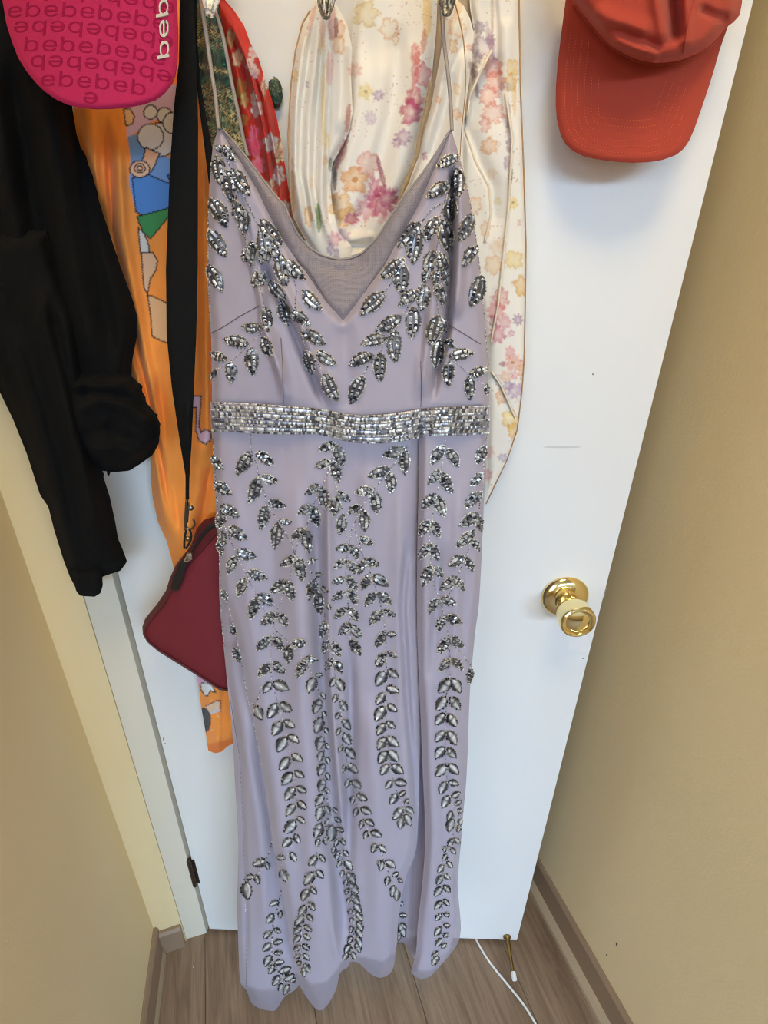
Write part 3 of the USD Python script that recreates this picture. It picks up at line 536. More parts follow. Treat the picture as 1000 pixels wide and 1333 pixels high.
def robe_paint(P, base=CREAM):
    C = np.tile(lin(base), (len(P), 1))
    for i, (x, y, R, c, n, a, core, edge, sq) in enumerate(FLW): C = flower(C, P, x, y, R, c, n, .7 * i, a, core, edge, sq, 40 + i)
    for i, (x, y, rx, ry, c, a, an) in enumerate(STRK): C = splotch(C, P, x, y, rx, ry, c, a, 90 + i, .8, an)
    sp = meshkit.noise(np.stack([P[:, 0] / 1.7, P[:, 1] / 1.7, P[:, 0] * 0], 1), 5) * sst(.5, .62, meshkit.noise(np.stack([P[:, 0] / 26, P[:, 1] / 26, P[:, 0] * 0], 1), 12))
    return mixc(C, lin((190, 110, 90)), .55 * sst(.86, .93, sp))
centre_poly = A(466, -30, 460, 20, 457, 60, 452, 130, 440, 195, 428, 240, 420, 300, 425, 350, 450, 420, 500, 420, 530, 330, 520, 280, 519, 262, 529, 241, 542, 203, 556, 140, 563, 94, 568, 40, 571, -30)
CEN = Cloth(centre_poly, .022, soft([('ridge', A(475, 60, 472, 140, 450, 230, 440, 300, 470, 350), 9, .010), ('ridge', A(520, 20, 514, 120, 490, 220, 462, 320), 10, -.010), ('ridge', A(545, 40, 540, 130, 515, 230, 470, 330), 9, .008), ('ridge', A(500, 60, 494, 150, 470, 240, 452, 300), 9, .008), ('ridge', A(430, 250, 440, 300, 455, 320, 490, 322), 5, -.010), ('ridge', A(438, 290, 452, 312, 490, 306), 5, .008), ('ridge', A(436, 318, 455, 332, 490, 325), 5, .010)], .6), (8, .006), (40, .003), 12)
CEN.mesh('centre_drape', 'satin_print', robe, 1.7, .0012, robe_paint)
left_poly = A(412, -28, 409, 7, 402, 16, 395, 27, 388, 50, 384, 66, 379, 105, 375, 150, 374.5, 175, 376, 245, 381, 283, 390, 302, 399, 316, 415, 345, 450, 380, 462, 340, 457, 318, 447, 310, 440, 300, 433, 273, 430, 240, 433, 212, 446, 190, 455, 170, 459, 147, 457, 98, 458, 60, 452, 34, 446, 20, 436, 2, 430, -28)
LEF = Cloth(left_poly, .034, soft([('ridge', A(408, 10, 394, 60, 386, 130, 384, 220, 398, 310), 4, .010), ('ridge', A(412, 14, 402, 70, 393, 140, 390, 220, 406, 310), 3, -.010), ('ridge', A(416, 20, 410, 80, 402, 150, 400, 230, 416, 320), 4.5, .012), ('ridge', A(424, 22, 418, 80, 412, 150, 408, 240, 420, 320), 3, -.012), ('ridge', A(428, 40, 424, 120, 420, 200, 418, 270, 434, 328), 4, .010), ('ridge', A(425, 20, 430, 70, 428, 140, 425, 220, 428, 290, 445, 330), 2.8, -.013), ('ridge', A(436, 20, 444, 60, 445, 120, 440, 180), 6, .009)], .4, 1.15), (6, .007), (30, .002), 14)
LEF.mesh('left_fold', 'satin_print', robe, 1.7, .0012, robe_paint)
back_poly = A(566, -30, 616, -30, 618, 40, 610, 60, 600, 110, 570, 130, 562, 180, 545, 215, 520, 262, 516, 250, 540, 195, 552, 140, 560, 90)
BCK = Cloth(back_poly, .016, [], (6, .004), (30, .002), 15)
BCK.mesh('back_layer', 'satin_print', robe, 3, .0012, lambda P: np.tile(lin((196, 172, 142)), (len(P), 1)), label='tan reverse side of the robe between the folds')
rt_poly = A(592, -28, 596, 0, 604, 8, 612, 24, 617, 42, 614, 75, 611, 104, 606, 140, 603, 170, 602, 200, 606, 260, 560, 300, 519, 262, 530, 238, 545, 205, 552, 170, 561, 140, 572, 80, 580, 30, 584, -28)
RTF = Cloth(rt_poly, .036, soft([('ridge', A(596, 14, 585, 70, 570, 130, 545, 210), 6, .010), ('step', A(614, 24, 600, 60, 586, 88, 568, 120), 8, -.004), ('ridge', A(606, 60, 596, 130, 584, 200), 7, .009), ('ridge', A(590, 90, 576, 150, 556, 220), 5, -.006)], .6), (6, .006), (30, .002), 16)
RTF.mesh('right_strand', 'satin_print', robe, 1.7, .0012, robe_paint)
fall_poly = A(610, -30, 612, 10, 617, 40, 611, 104, 603, 170, 600, 240, 606, 330, 622, 380, 630, 450, 634, 520, 633, 560, 632, 658, 638, 646, 644, 634, 652, 618, 660, 601, 669, 580, 674, 561, 680, 514, 683, 472, 684.5, 400, 685.5, 320, 682, 220, 678, 120, 677, 60, 676, -30)
FAL = Cloth(fall_poly, .026, soft([('lstep', A(646, -20, 650, 40, 650, 100, 655, 150, 664, 180), 13, -.008), ('ridge', A(640, 66, 622, 95, 611, 130, 606, 165), 4, .012), ('step', A(646, 60, 640, 80, 625, 100, 612, 130, 606, 170, 620, 212, 637, 245, 639, 282, 632, 315), 12, -.012), ('ridge', A(660, 20, 662, 120), 7, .006), ('step', A(656, 124, 667, 178, 663, 262, 656, 336, 648, 400, 640, 450, 641, 482), 8, .006), ('lstep', A(640, 484, 652, 502, 662, 524, 671, 545), 9, -.006), ('ridge', A(674, 30, 676, 130, 680, 300), 3, .005)], .6, 1.2), (6, .005), (34, .002), 18)
def fall_sheer(P): return np.zeros(len(P))
FAL.mesh('right_fall', 'satin_print', robe, 1.8, .0012, robe_paint)
def hem(cl, px, r, m, h=.0012):
    P = resample(np.asarray(px, float), 3); return tube(cl.at(P, h), r, 6)
obj('hem', hem(FAL, A(676, 0, 677, 60, 678, 120, 682, 220, 685, 320, 684, 400, 682.5, 472, 679.5, 512, 673.5, 560, 660, 600, 644, 633, 633, 656), .0007, 'b'), 'brown_hem', robe, True)
obj('hem', hem(FAL, A(640, 66, 625, 95, 612, 125, 606, 170, 619, 210, 637, 245, 639, 282, 631, 315), .0013, 'h'), 'hem_thread', robe, True)
obj('hem', hem(FAL, A(658, 122, 667, 178, 663, 262, 655, 336, 648, 400, 639, 445), .0012, 'h'), 'hem_thread', robe, True)
obj('hem', hem(FAL, A(640, 484, 652, 502, 662, 524, 671, 545), .0010, 'h'), 'hem_thread', robe, True)
obj('hem', hem(LEF, A(404, 14, 394, 30, 385, 66, 379.5, 105, 375.5, 175, 377, 245, 382, 283, 398, 313), .0008, 'b', .0004), 'brown_hem', robe, True)
gp = A(561, 106, 556, 142, 547, 178, 543, 203, 529, 240, 519, 262)
gw = [2.5, 3.6, 3.2, 3.0, 4.2, 2.0]
GLD = Cloth(np.vstack([gp - np.c_[np.array(gw), np.zeros(6)], (gp + np.c_[np.array(gw) * .6, np.zeros(6)])[::-1]]), .043, [], (3, .002))
GLD.mesh('glitter_trim', 'gold_glitter', robe, 2.0, .002, label='gold glitter trim along the edge')

# ------------------------------------------------------------------ black bag strap and burgundy bag
bag = thing('crossbody_bag', 'burgundy crossbody bag on a wide black strap hanging left of the dress', 'bag')
stp = A(231, -30, 234, 0, 233, 80, 226, 144, 221, 224, 216, 350, 217, 437, 224, 507, 234.5, 577, 241.5, 619, 241.5, 650, 246, 650, 247, 616, 249.5, 577, 252.5, 507, 255.5, 437, 257.5, 350, 258, 160, 256, 80, 252, 0, 250, -30)
STP = Cloth(stp, lambda x, y: .078 + 0 * x, [('ridge', A(244, 520, 245, 640), 4, .004)], (2.5, .002), (40, .001), 21)
STP.mesh('strap', 'black_webbing', bag, 3, .002)
ST2 = Cloth(A(252, -30, 252, 40, 256, 110, 262, 160, 266, 190, 272, 240, 276, 240, 277, 196, 270, 160, 262, 112, 257, 60, 256, -30), .070, [], (2, .001))
ST2.mesh('strap', 'black_webbing', bag, 3, .002)
outer = A(330, 640, 281, 672, 265, 677, 256, 689, 249, 709, 240, 721.5, 229, 735, 221, 753, 216, 769, 204, 787, 189, 805, 185.3, 816, 186, 826, 191.6, 836, 206, 848, 229, 862.5, 253.5, 877.5, 271.5, 889.5, 285, 898, 296, 900, 330, 893)
inner = A(332, 668, 282, 694, 262, 718, 250, 731, 230, 757, 215, 785, 199, 805, 190, 817, 188.5, 826, 194, 835, 207, 846, 230, 860, 254, 875, 272, 887, 285, 895.5, 296, 898, 330, 890)
ri = resample(np.vstack([inner, inner[:1]]), 1)[:-1]
# matching by the outline's own corners keeps both loops in step
def loop(poly):
    out = []
    for a, b in zip(poly, np.vstack([poly[1:], poly[:1]])):
        for t in np.linspace(0, 1, 9)[:-1]: out.append(a + (b - a) * t)
    return np.array(out)
lo_ = loop(outer); nL = len(lo_); li_ = ri[cKDTree(ri).query(lo_)[1]]
rings = [W(lo_[:, 0], lo_[:, 1], .050), W(lo_[:, 0], lo_[:, 1], .064), W(lo_[:, 0] * .75 + li_[:, 0] * .25, lo_[:, 1] * .75 + li_[:, 1] * .25, .070), W(li_[:, 0], li_[:, 1], .0785)]
V = np.vstack(rings); F = []
for k in range(3):
    for i in range(nL):
        p, q = k * nL + i, k * nL + (i + 1) % nL; F += [[p, q, q + nL], [p, q + nL, p + nL]]
gus = trimesh.Trimesh(V, np.array(F), process=False)
if gus.face_normals[nL * 2 + 20] @ (np.array(CAM) - V[nL]) < 0: gus.invert()
obj('gusset', gus, 'burgundy_dark', bag, 40)
FRP = Cloth(inner, .079, [], (6, .003), (60, .002), 23)
FRP.mesh('front_panel', 'burgundy', bag, 4, .003)
obj('piping', tube(np.vstack([FRP.at(resample(inner[1:-1], 3), .0008)]), .0011, 6), 'burgundy_dark', bag, True)
ZP = Cloth(A(330, 668, 281, 679, 270, 684, 260, 697, 252, 714, 246, 726, 251, 727, 262, 713, 281, 696, 330, 680), .0765, [('ridge', A(284, 686, 268, 698, 250, 724), 3, -.004)], (3, .002))
ZP.mesh('zipper', 'black_leather', bag, 3, .002, label='black zipper opening')
def bar(px, d, r, sides=8): 
    P = np.asarray(px, float); return tube(spline(W(P[:, 0], P[:, 1], np.broadcast_to(d, len(P))), 4 * len(P)), r, sides)
obj('zip_slider', cat([bar(A(240, 731, 244, 724, 249, 719.5), .083, .0013), bar(A(241, 731, 247, 729, 249, 721), .083, .0011), box(.006, .004, .008, W(247., 724., .082))]), 'steel', bag, True)
PT = Cloth(A(239, 729, 243, 731, 241, 741, 237, 757, 233, 768, 228, 770, 222, 766, 226, 752, 232, 738, 236, 730), .084, [], (2, .001))
PT.mesh('zip_pull', 'black_leather', bag, 2.5, .0025)
obj('strap_clip', cat([bar(A(243.5, 650, 242.2, 666, 241.6, 686), .083, .0018), bar(A(246.5, 655, 244.6, 668, 243.8, 680), .083, .0012), bar(A(251, 675, 253.2, 680, 252, 686, 248, 688.5, 243, 687, 241, 690), .083, .0012), lathe([(0, -.002), (.0032, -.002), (.0036, 0), (.0032, .002), (0, .002)], W(248., 661., .084), (.2, -1, .2), 14)]), 'gunmetal', bag, True)
obj('ring_tab', cat([bar(A(242.5, 690, 240.5, 700, 240, 714), .082, .0014), bar(A(246, 688, 249, 698, 247, 706, 242, 714), .082, .0013)]), 'black_leather', bag, True)
obj('rivet', lathe([(0, 0), (.0034, 0), (.003, .0018), (0, .0024)], W(244.5, 701., .083), (.1, -1, .1), 14), 'antique_brass', bag, True)

# ------------------------------------------------------------------ black top
blk = thing('black_top', 'black long-sleeved knit top with a bunched cuff hanging at the left edge', 'top')
bk = A(-60, -40, 30, -40, 100, 60, 94, 140, 100, 176, 110, 208, 124, 248, 136, 284, 148, 320, 158, 350, 171, 385, 179, 413, 178, 440, 172, 470, 170, 520, 150, 590, 140, 620, 130, 560, 90, 520, 20, 420, -60, 330)
sl = A(-60, 250, -20, 300, 60, 300, 100, 420, 116, 520, 128, 600, 137, 628, 143, 647, 150, 679, 154, 702, 159, 713, 165.5, 731, 157, 743, 140, 748.5, 133, 751, 133.5, 762, 131, 771, 123, 776, 112, 775.5, 105, 774, 100, 768, 91, 751, 82, 727, 70, 688, 63, 660, 52, 644, 35, 591, 17, 546, 0, 511, -60, 420)
kn = A(84, 494, 100, 488, 130, 486, 160, 486, 168, 487, 182, 500, 191, 525, 204, 540, 208.5, 553, 207, 577, 199, 592, 184, 603, 168, 613, 150, 614.5, 133, 613, 120, 604, 104, 590, 88, 566, 80, 530)
BK1 = Cloth(bk, .076, [('ridge', A(10, 60, 40, 240, 70, 420, 100, 540), 12, -.014), ('ridge', A(50, 80, 80, 260, 110, 420, 130, 500), 16, .016), ('ridge', A(90, 150, 120, 300, 150, 480), 8, -.007), ('ridge', A(-20, 60, 10, 240, 30, 380), 14, .014)], (12, .02), (34, .006), 31)
BK1.mesh('body', 'black_knit', blk, 5, .003)
BK2 = Cloth(sl, .094, [('ridge', A(40, 360, 90, 540, 128, 740), 14, .014), ('ridge', A(60, 380, 100, 540, 130, 660), 6, -.008), ('ridge', A(10, 420, 60, 580, 104, 760), 10, .012), ('step', A(100, 560, 130, 745), 8, .006)], (10, .022), (30, .005), 32)
BK2.mesh('sleeve', 'black_knit', blk, 4, .003)
BK3 = Cloth(kn, .108, [('ridge', A(90, 512, 120, 512, 160, 516, 196, 545), 6, -.010), ('ridge', A(92, 540, 130, 520, 170, 530, 200, 560), 8, .010), ('ridge', A(96, 565, 140, 560, 190, 580), 8, -.006), ('ridge', A(110, 590, 150, 580, 185, 595), 7, .007), ('ridge', A(88, 502, 120, 496, 170, 498), 6, .008)], (12, .03), (16, .006), 33)
BK3.mesh('bunched_cuff', 'black_knit', blk, 3.5, .003)
CUF = Cloth(A(92, 740, 132, 738, 134, 762, 131, 772, 123, 777, 104, 775.5, 99, 769), .097, [('ridge', A(92, 748, 132, 746), 4, .003)], (4, .008))
CUF.mesh('cuff', 'black_knit', blk, 3, .003)

# ------------------------------------------------------------------ pink visor
vis = thing('pink_visor', 'hot pink fabric visor with repeated lettering hanging in front of the black top', 'visor')
vp = A(-6, -62, -2, -30, 3, 0, 8, 30, 16, 56, 24, 76, 34, 92, 46, 107, 58, 119, 72, 129, 88, 136.5, 105, 140.5, 125, 142.5, 148, 142, 168, 140, 186, 136.5, 202, 131, 214, 122.5, 224, 110, 229, 98, 231.5, 80, 232.5, 50, 231, 10, 229, -30, 226, -62)
VIS = Cloth(vp, lambda x, y: .102 + .022 * (1 - ((x - 118) / 118) ** 2) - .00010 * (60 - y), [], (3, .0025), (50, .0), 41)
VIS.mesh('brim', 'pink_twill', vis, 4, .004)
VB = Cloth(A(-14, -62, -16, -120, 236, -120, 232, -62, 180, -50, 118, -46, 50, -50), lambda x, y: .100 + .03 * (1 - ((x - 112) / 126) ** 2), [], (6, .012))
VB.mesh('headband', 'pink_twill', vis, 6, .01)
GLY = {c: meshkit.text_mesh(c, 1.0, .05) for c in 'be'}
def letters(word, place_, cap_h, wide, pitch, flip=False, limit=None):
    V, F, o = [], [], 0
    for i, ch in enumerate(word):
        g = GLY[ch]; v = np.array(g.vertices); f = np.array(g.faces)
        u = (v[:, 0] - v[:, 0].min()) / np.ptp(v[:, 0]) * wide; q = v[:, 1] * cap_h
        if flip: u, q = wide - u, -q
        P = place_(i * pitch + u, q)
        if limit is not None and not contains_xy(limit, P[:, 0], P[:, 1]).all(): continue
        V.append(VIS.at(P, .0001) + np.outer(np.where(v[:, 2] > .02, HGT, 0), [0, -1.0, 0])); F.append(f + o); o += len(v)
    return trimesh.Trimesh(np.vstack(V), np.vstack(F), process=False) if V else None
INP = Polygon(vp).buffer(-1.5)
HGT = .00012
for k in range(-2, 4):
    for flip in (False, True):
        y0 = (21.0 if not flip else 27.0) + 45.3 * k; x0 = -14 + (9 if flip else 0) - 2 * k
        def on_brim(u, q, y0=y0, x0=x0): return np.stack([x0 + u + .08 * q, y0 + .0008 * (x0 + u - 60) ** 2 - q], -1)
        m_ = letters('bebebebebebe', on_brim, 19.5, 18.5, 23.6, flip, INP)
        if m_: obj('printed_lettering', m_, 'magenta_print', vis)
HGT = .0012
obj('embroidered_lettering', letters('bebe', lambda u, q: np.stack([220.5 - q - .02 * u, 76 - u + .22 * (q - 6)], -1), 15.5, 22.5, 27.0), 'grey_thread', vis, False, label='pale grey embroidered lettering at the brim edge')

# ------------------------------------------------------------------ rust red cap
cap = thing('red_baseball_cap', 'rust red baseball cap hanging brim down on the white door', 'cap')
bp = A(738, -12, 734, 20, 730, 50, 726, 85, 724, 110, 723.5, 135, 725, 155, 730, 176, 736, 187, 745, 196, 760, 203.5, 775, 207, 800, 210.5, 824, 212, 845, 211, 862, 208.5, 880, 202, 890, 194, 897, 184, 904, 168, 911, 148, 920, 122, 930, 90, 938, 62, 948, 34, 950, 10, 900, -30, 780, -30)
def capd(x, y): return .020 + .022 * (1 - ((x - 830) / 112) ** 2) + .0001 * (y - 60)
BRM = Cloth(bp, capd, [], (3, .0025))
BRM.mesh('brim', 'rust_twill', cap, 4, .004)
st = []
for off in (12, 20, 28, 37, 46, 55):
    pg = Polygon(bp).buffer(-off, join_style=1); e = resample(np.array(pg.exterior.coords), 1.0)
    e = e[(e[:, 1] > 40 + off * .4) & (e[:, 0] < 893)]
    if off > 40: e = e[e[:, 1] > 100]
    k0 = int(np.argmax(np.r_[0, np.hypot(*np.diff(e, axis=0).T)] > 4)); e = np.roll(e, -k0, axis=0) if k0 else e
    P3 = BRM.at(e, .0001)
    for i in range(0, len(e) - 3, 4):
        if np.hypot(*(e[i + 2] - e[i])) < 3.2: st.append(tube(P3[i:i + 3], .00032, 4))
obj('stitching', cat(st), 'rust_thread', cap, False, label='rows of lighter stitching')
cp = A(712, -130, 720, -60, 732, -20, 746, 2, 760, 20, 770, 32, 780, 44, 789, 54, 800, 63, 814, 71, 828, 77, 842, 80.5, 856, 82, 872, 81, 888, 78, 905, 71, 920, 63, 934, 50, 945, 36, 955, 29, 963, 20, 966, 5, 968, -30, 960, -130)
CRW = Cloth(cp, lambda x, y: .048 + .036 * (1 - ((x - 838) / 128) ** 2) + .0 * y, [('ridge', A(868, -60, 874, 0, 879, 40, 880, 62), 10, -.020), ('ridge', A(852, -40, 858, 10, 868, 58), 11, .008), ('ridge', A(895, -20, 893, 30, 886, 64), 11, .008), ('ridge', A(784, 36, 810, 40, 840, 52, 866, 66), 7, -.006), ('ridge', A(770, 10, 800, 28, 850, 44), 12, .005), ('ridge', A(790, 52, 830, 66, 862, 72), 6, .005), ('ridge', A(910, 10, 930, 20, 950, 24), 6, -.008)], (9, .014), (40, .003), 44)
CRW.mesh('crown', 'rust_twill', cap, 3.5, .003)
obj('crown_seam', tube(CRW.at(resample(A(905, -60, 904, 0, 896, 30, 890, 68), 4), .0006), .0008, 6), 'rust_twill', cap, True)
obj('seam_piping', tube(BRM.at(resample(A(748, 6, 762, 24, 782, 48, 802, 65, 828, 79, 856, 84, 888, 80, 920, 65, 944, 40), 3), .001), .0014, 6), 'rust_twill', cap, True)

# ------------------------------------------------------------------ white cable
cb = thing('white_cable', 'thin white cable running over the floor from under the door', 'cable')
cp_ = A(612, 1205, 621, 1225, 630, 1241, 641, 1257, 654, 1273, 668, 1290, 682, 1308, 697, 1332, 716, 1366)
c3 = FL(cp_[:, 0], cp_[:, 1], .0026); obj('cord', tube(spline(c3, 60), .0024, 10), 'white_plastic', cb, True)
fk = FL(np.array([252.5]), np.array([1255.]), .001)[0]
lint = thing('lint_fleck', 'tiny white fleck on the wood floor near the hinge side of the door', 'lint')
obj('fibre', tube(spline([fk, fk + [.001, -.003, .0006], fk + [.0004, -.006, 0]], 10), .0008, 6), 'white_plastic', lint, True)
# ------------------------------------------------------------------ the beaded dress
dress = thing('beaded_gown', 'lilac chiffon evening gown with silver beaded leaf vines and a sequin waistband', 'dress')
def db(x, y): return np.interp(y, [-20, 165, 540, 900, 1150, 1330], [.074, .090, .098, .112, .138, .158])
def dress_base(off=0.0, cx=455.0, half=185.0, bulge=.022):
    return lambda x, y: db(x, y) + off + bulge * (1 - np.clip((x - cx) / half, -1, 1) ** 2)
bod = A(285, 165, 291, 172, 306, 196, 321, 217, 340, 250, 360, 290, 378, 324, 388, 342, 398, 352, 412, 374, 426, 393, 446, 414, 458, 400, 470, 385, 486, 364, 500, 345, 512, 322, 524, 300, 534, 282, 542, 265, 553, 240, 565, 212, 580, 179, 587, 166,
        592, 184, 598, 202, 608, 240, 616, 280, 621, 315, 626, 355, 631, 410, 635.5, 470, 637, 535, 600, 540, 540, 545, 460, 555, 400, 545, 340, 535, 276, 535, 276, 500, 275, 440, 272.5, 410, 271, 380, 270, 345, 270.5, 300, 272, 250, 274.5, 215, 277, 190)
bfolds = [('step', A(296, 200, 308, 270, 327, 350, 336, 384, 342, 430, 354, 466, 362, 490, 368, 525), 9, .015), ('ridge', A(300, 200, 314, 270, 331, 340, 340, 390), 4, -.011), ('ridge', A(338, 330, 352, 368, 376, 412, 392, 452, 408, 490, 428, 536), 6, -.016), ('ridge', A(356, 350, 380, 400, 400, 450, 424, 500, 440, 534), 8, .010), ('ridge', A(350, 420, 366, 470, 376, 530), 8, .005),
          ('ridge', A(589, 200, 588, 260, 587, 330, 585, 380, 582, 430, 572, 470, 562, 528), 4, -.024), ('ridge', A(600, 230, 600, 330, 594, 420), 7, .010), ('ridge', A(574, 270, 568, 350, 562, 420, 552, 470, 545, 530), 8, .009), ('ridge', A(552, 400, 548, 470, 547, 532), 3, -.003), ('ridge', A(446, 416, 450, 470, 460, 540), 12, -.004)]
BOD = Cloth(bod, dress_base(0, 452, 186, .020), bfolds, (6, .010), (46, .003), 51)
MSH = Cloth(A(286, 166, 293, 171, 306, 185, 324, 208, 342, 232, 360, 255, 371, 267, 378, 283, 386, 303, 402, 322, 416, 331, 430, 336, 444, 338, 458, 336, 472, 330, 490, 311, 507, 283, 525, 255, 546, 230, 567, 200, 584, 171, 588, 165, 582, 182, 567, 214, 544, 268, 526, 303, 502, 348, 472, 388, 447, 418, 424, 396, 396, 354, 386, 346, 358, 294, 338, 252, 319, 219, 304, 196),
            lambda x, y: dress_base(0, 452, 186, .020)(x, y) - .003 - .010 * np.exp(-((x - 444) / 70) ** 2) * np.exp(-((y - 340) / 60) ** 2), [('ridge', A(402, 336, 444, 352, 480, 334), 7, -.003)], (4, .004), (40, .003), 52)
zero = lambda P: np.zeros(len(P))
MSH.mesh('neckline_mesh', 'net_mesh', dress, 4, .0008, label='fine net inset in the V of the neckline')
BOD.mesh('bodice', 'lilac_chiffon', dress, 3.2, .0015, sheer=zero)
beltT = A(274, 523, 300, 523.5, 340, 525.5, 370, 528, 412, 531.5, 426, 533.5, 445, 538, 470, 541, 500, 539.5, 526, 536, 550, 532, 570, 530.5, 600, 529, 637, 527.5)
beltB = A(275, 562, 300, 563, 340, 565, 370, 566, 412, 565.5, 430, 569, 448, 574, 466, 577, 485, 578, 510, 576.5, 535, 573, 558, 568, 580, 567, 610, 567, 637, 565)
def belt_at(x, v): return np.stack([x, np.interp(x, *beltT.T) * (1 - v) + np.interp(x, *beltB.T) * v], -1)
bf = [('ridge', A(420, 460, 428, 640), 14, -.006), ('ridge', A(480, 460, 480, 640), 34, .005), ('ridge', A(552, 460, 553, 640), 9, -.0055), ('ridge', A(585, 460, 585, 640), 18, .005), ('ridge', A(340, 460, 342, 640), 34, .004)]
BLT = Cloth(np.vstack([beltT, beltB[::-1]]), dress_base(.0125, 455, 186, .022), bf, (5, .006), (60, .001), 53)
BLT.mesh('waistband', 'lilac_chiffon', dress, 3.2, .002, sheer=zero)

lining_x = [300, 318, 340, 358, 366, 386, 396, 406, 424, 440, 447, 456, 470, 484, 500, 512, 520, 534, 545, 560, 574, 586, 592, 598, 602]
lining_y = [1270, 1283, 1289, 1287, 1280, 1266, 1272, 1281, 1278, 1262, 1246, 1243, 1246, 1248, 1251, 1240, 1226, 1250, 1264, 1264, 1252, 1236, 1205, 1150, 1110]
def hem_sheer(P): return .42 * sst(-2, 3, P[:, 1] - np.interp(P[:, 0], lining_x, lining_y))
front = A(275, 543, 277, 580, 278, 610, 281, 660, 284, 700, 287, 770, 298, 794, 309, 840, 314, 862, 322, 910, 331, 950, 340, 996, 350, 1060, 355, 1100, 360, 1120, 368, 1166, 380, 1236, 384, 1260, 388, 1280, 398, 1297, 410, 1313, 418, 1316.5, 428, 1307, 438, 1288, 441, 1271, 444, 1264, 453, 1260, 455, 1252, 466, 1252.5, 474, 1260, 484, 1269.5, 496, 1274, 508, 1268, 513, 1258, 515, 1242, 517, 1226, 518, 1200, 523, 1165, 530, 1136, 539, 1118, 543, 1100, 545, 1060, 546, 1000, 548, 940, 546, 880, 543, 800, 543.5, 700, 545, 640, 546, 580, 547, 548, 500, 553, 460, 558, 400, 550, 330, 545)
ffolds = [('ridge', A(300, 600, 312, 700, 330, 820, 350, 950, 368, 1080, 388, 1220), 10, .006), ('step', A(426, 580, 424, 700, 425, 800, 428, 900, 436, 1000, 446, 1100, 452, 1200), 9, .012), ('ridge', A(408, 620, 414, 740, 418, 850, 426, 980, 434, 1080, 446, 1240), 9, -.015), ('ridge', A(386, 600, 388, 760, 392, 900, 404, 1050, 412, 1200, 416, 1310), 18, .014),
          ('ridge', A(520, 600, 520, 800, 522, 950, 534, 1060, 526, 1120), 10, .006), ('ridge', A(532, 690, 524, 790, 530, 900, 538, 1000, 540, 1090), 4, -.010), ('ridge', A(454, 820, 458, 950, 456, 1050, 452, 1140, 454, 1250), 7, -.014), ('ridge', A(486, 900, 492, 1060, 494, 1270), 16, .010), ('ridge', A(440, 900, 452, 1040, 446, 1110, 444, 1260), 6, -.006), ('ridge', A(428, 1110, 432, 1200, 440, 1260), 5, .006), ('ridge', A(350, 640, 356, 720, 352, 820), 10, -.003), ('ridge', A(478, 600, 476, 700, 474, 820), 10, .005)]
FRT = Cloth(chaikin(front, 2), dress_base(.003, 440, 180, .022), ffolds, (6, .011), (40, .004), 54)
FRT.mesh('skirt_front', 'lilac_chiffon', dress, 3.4, .0012, sheer=hem_sheer)
rpan = A(547, 546, 546, 580, 545, 640, 543.5, 700, 542.5, 800, 545, 880, 548, 940, 551, 1020, 554, 1080, 553, 1115, 549, 1160, 544, 1200, 542, 1243, 537, 1258, 534.5, 1266, 541, 1271, 548, 1276, 552, 1274, 560, 1272, 570, 1261, 580, 1250, 590, 1238, 598, 1225, 600.5, 1208, 598, 1180, 595.5, 1150, 597, 1130, 600, 1100, 603, 1060, 607, 1020, 609, 980, 610.5, 930, 612, 895, 615, 860, 619, 820, 623.5, 790, 626.5, 740, 628, 700, 629, 690, 630, 650, 632, 600, 634.5, 575, 636, 546)
RPN = Cloth(chaikin(rpan, 2), dress_base(.004, 470, 180, .024), [('ridge', A(556, 570, 554, 700, 558, 900, 566, 1080, 556, 1250), 8, .006), ('ridge', A(600, 600, 596, 760, 590, 940, 590, 1060), 10, .006), ('ridge', A(572, 700, 568, 800, 556, 900), 6, -.006), ('ridge', A(608, 700, 600, 860, 602, 1000), 5, -.004)], (5, .010), (40, .003), 55)
def rp_sheer(P): return .45 * np.maximum(sst(-2, 3, P[:, 1] - np.interp(P[:, 0], lining_x, lining_y)), sst(590, 594, P[:, 0] + (1150 - P[:, 1]) * .02) * sst(1085, 1110, P[:, 1]))
RPN.mesh('skirt_side_panel', 'lilac_chiffon', dress, 3.4, .0012, sheer=rp_sheer, label='side panel of the skirt right of the slit')
lpan = A(285, 690, 285, 770, 287, 800, 290, 830, 293, 860, 297, 900, 299.5, 920, 302, 945, 305, 1000, 308, 1050, 310.5, 1100, 310, 1130, 308.5, 1180, 310, 1220, 312, 1281, 321, 1289, 322.5, 1293, 327, 1307, 340, 1314, 358, 1317, 364, 1308, 370, 1297, 386, 1288, 394, 1274, 394, 1230, 376, 1120, 356, 990, 338, 900, 320, 800, 300, 690)
LPN = Cloth(chaikin(lpan, 2), lambda x, y: db(x, y) - .012 + .008 * (1 - np.clip((x - 350) / 50, -1, 1) ** 2), [('ridge', A(296, 860, 314, 990, 317, 1100, 320, 1180, 321, 1290), 3, -.007), ('ridge', A(312, 900, 326, 1000, 340, 1100, 346, 1230), 9, .008), ('ridge', A(330, 940, 350, 1060, 366, 1170, 384, 1270), 7, -.006)], (5, .010), (40, .003), 56)
LPN.mesh('skirt_side_panel', 'lilac_chiffon', dress, 3.4, .0012, sheer=hem_sheer, label='back side panel of the skirt under the left edge')
INN = Cloth(A(532, 556, 560, 556, 560, 900, 556, 940, 556, 980, 558, 1040, 560, 1100, 556, 1160, 550, 1205, 548, 1240, 541, 1251, 536, 1243, 530, 1230, 522, 1226, 510, 1226, 508, 1150, 524, 1110, 534, 1060, 534, 980, 532, 900), lambda x, y: db(x, y) - .016, [('ridge', A(546, 960, 548, 1060, 540, 1150, 536, 1240), 5, -.008)], (5, .006), (30, .003), 57)
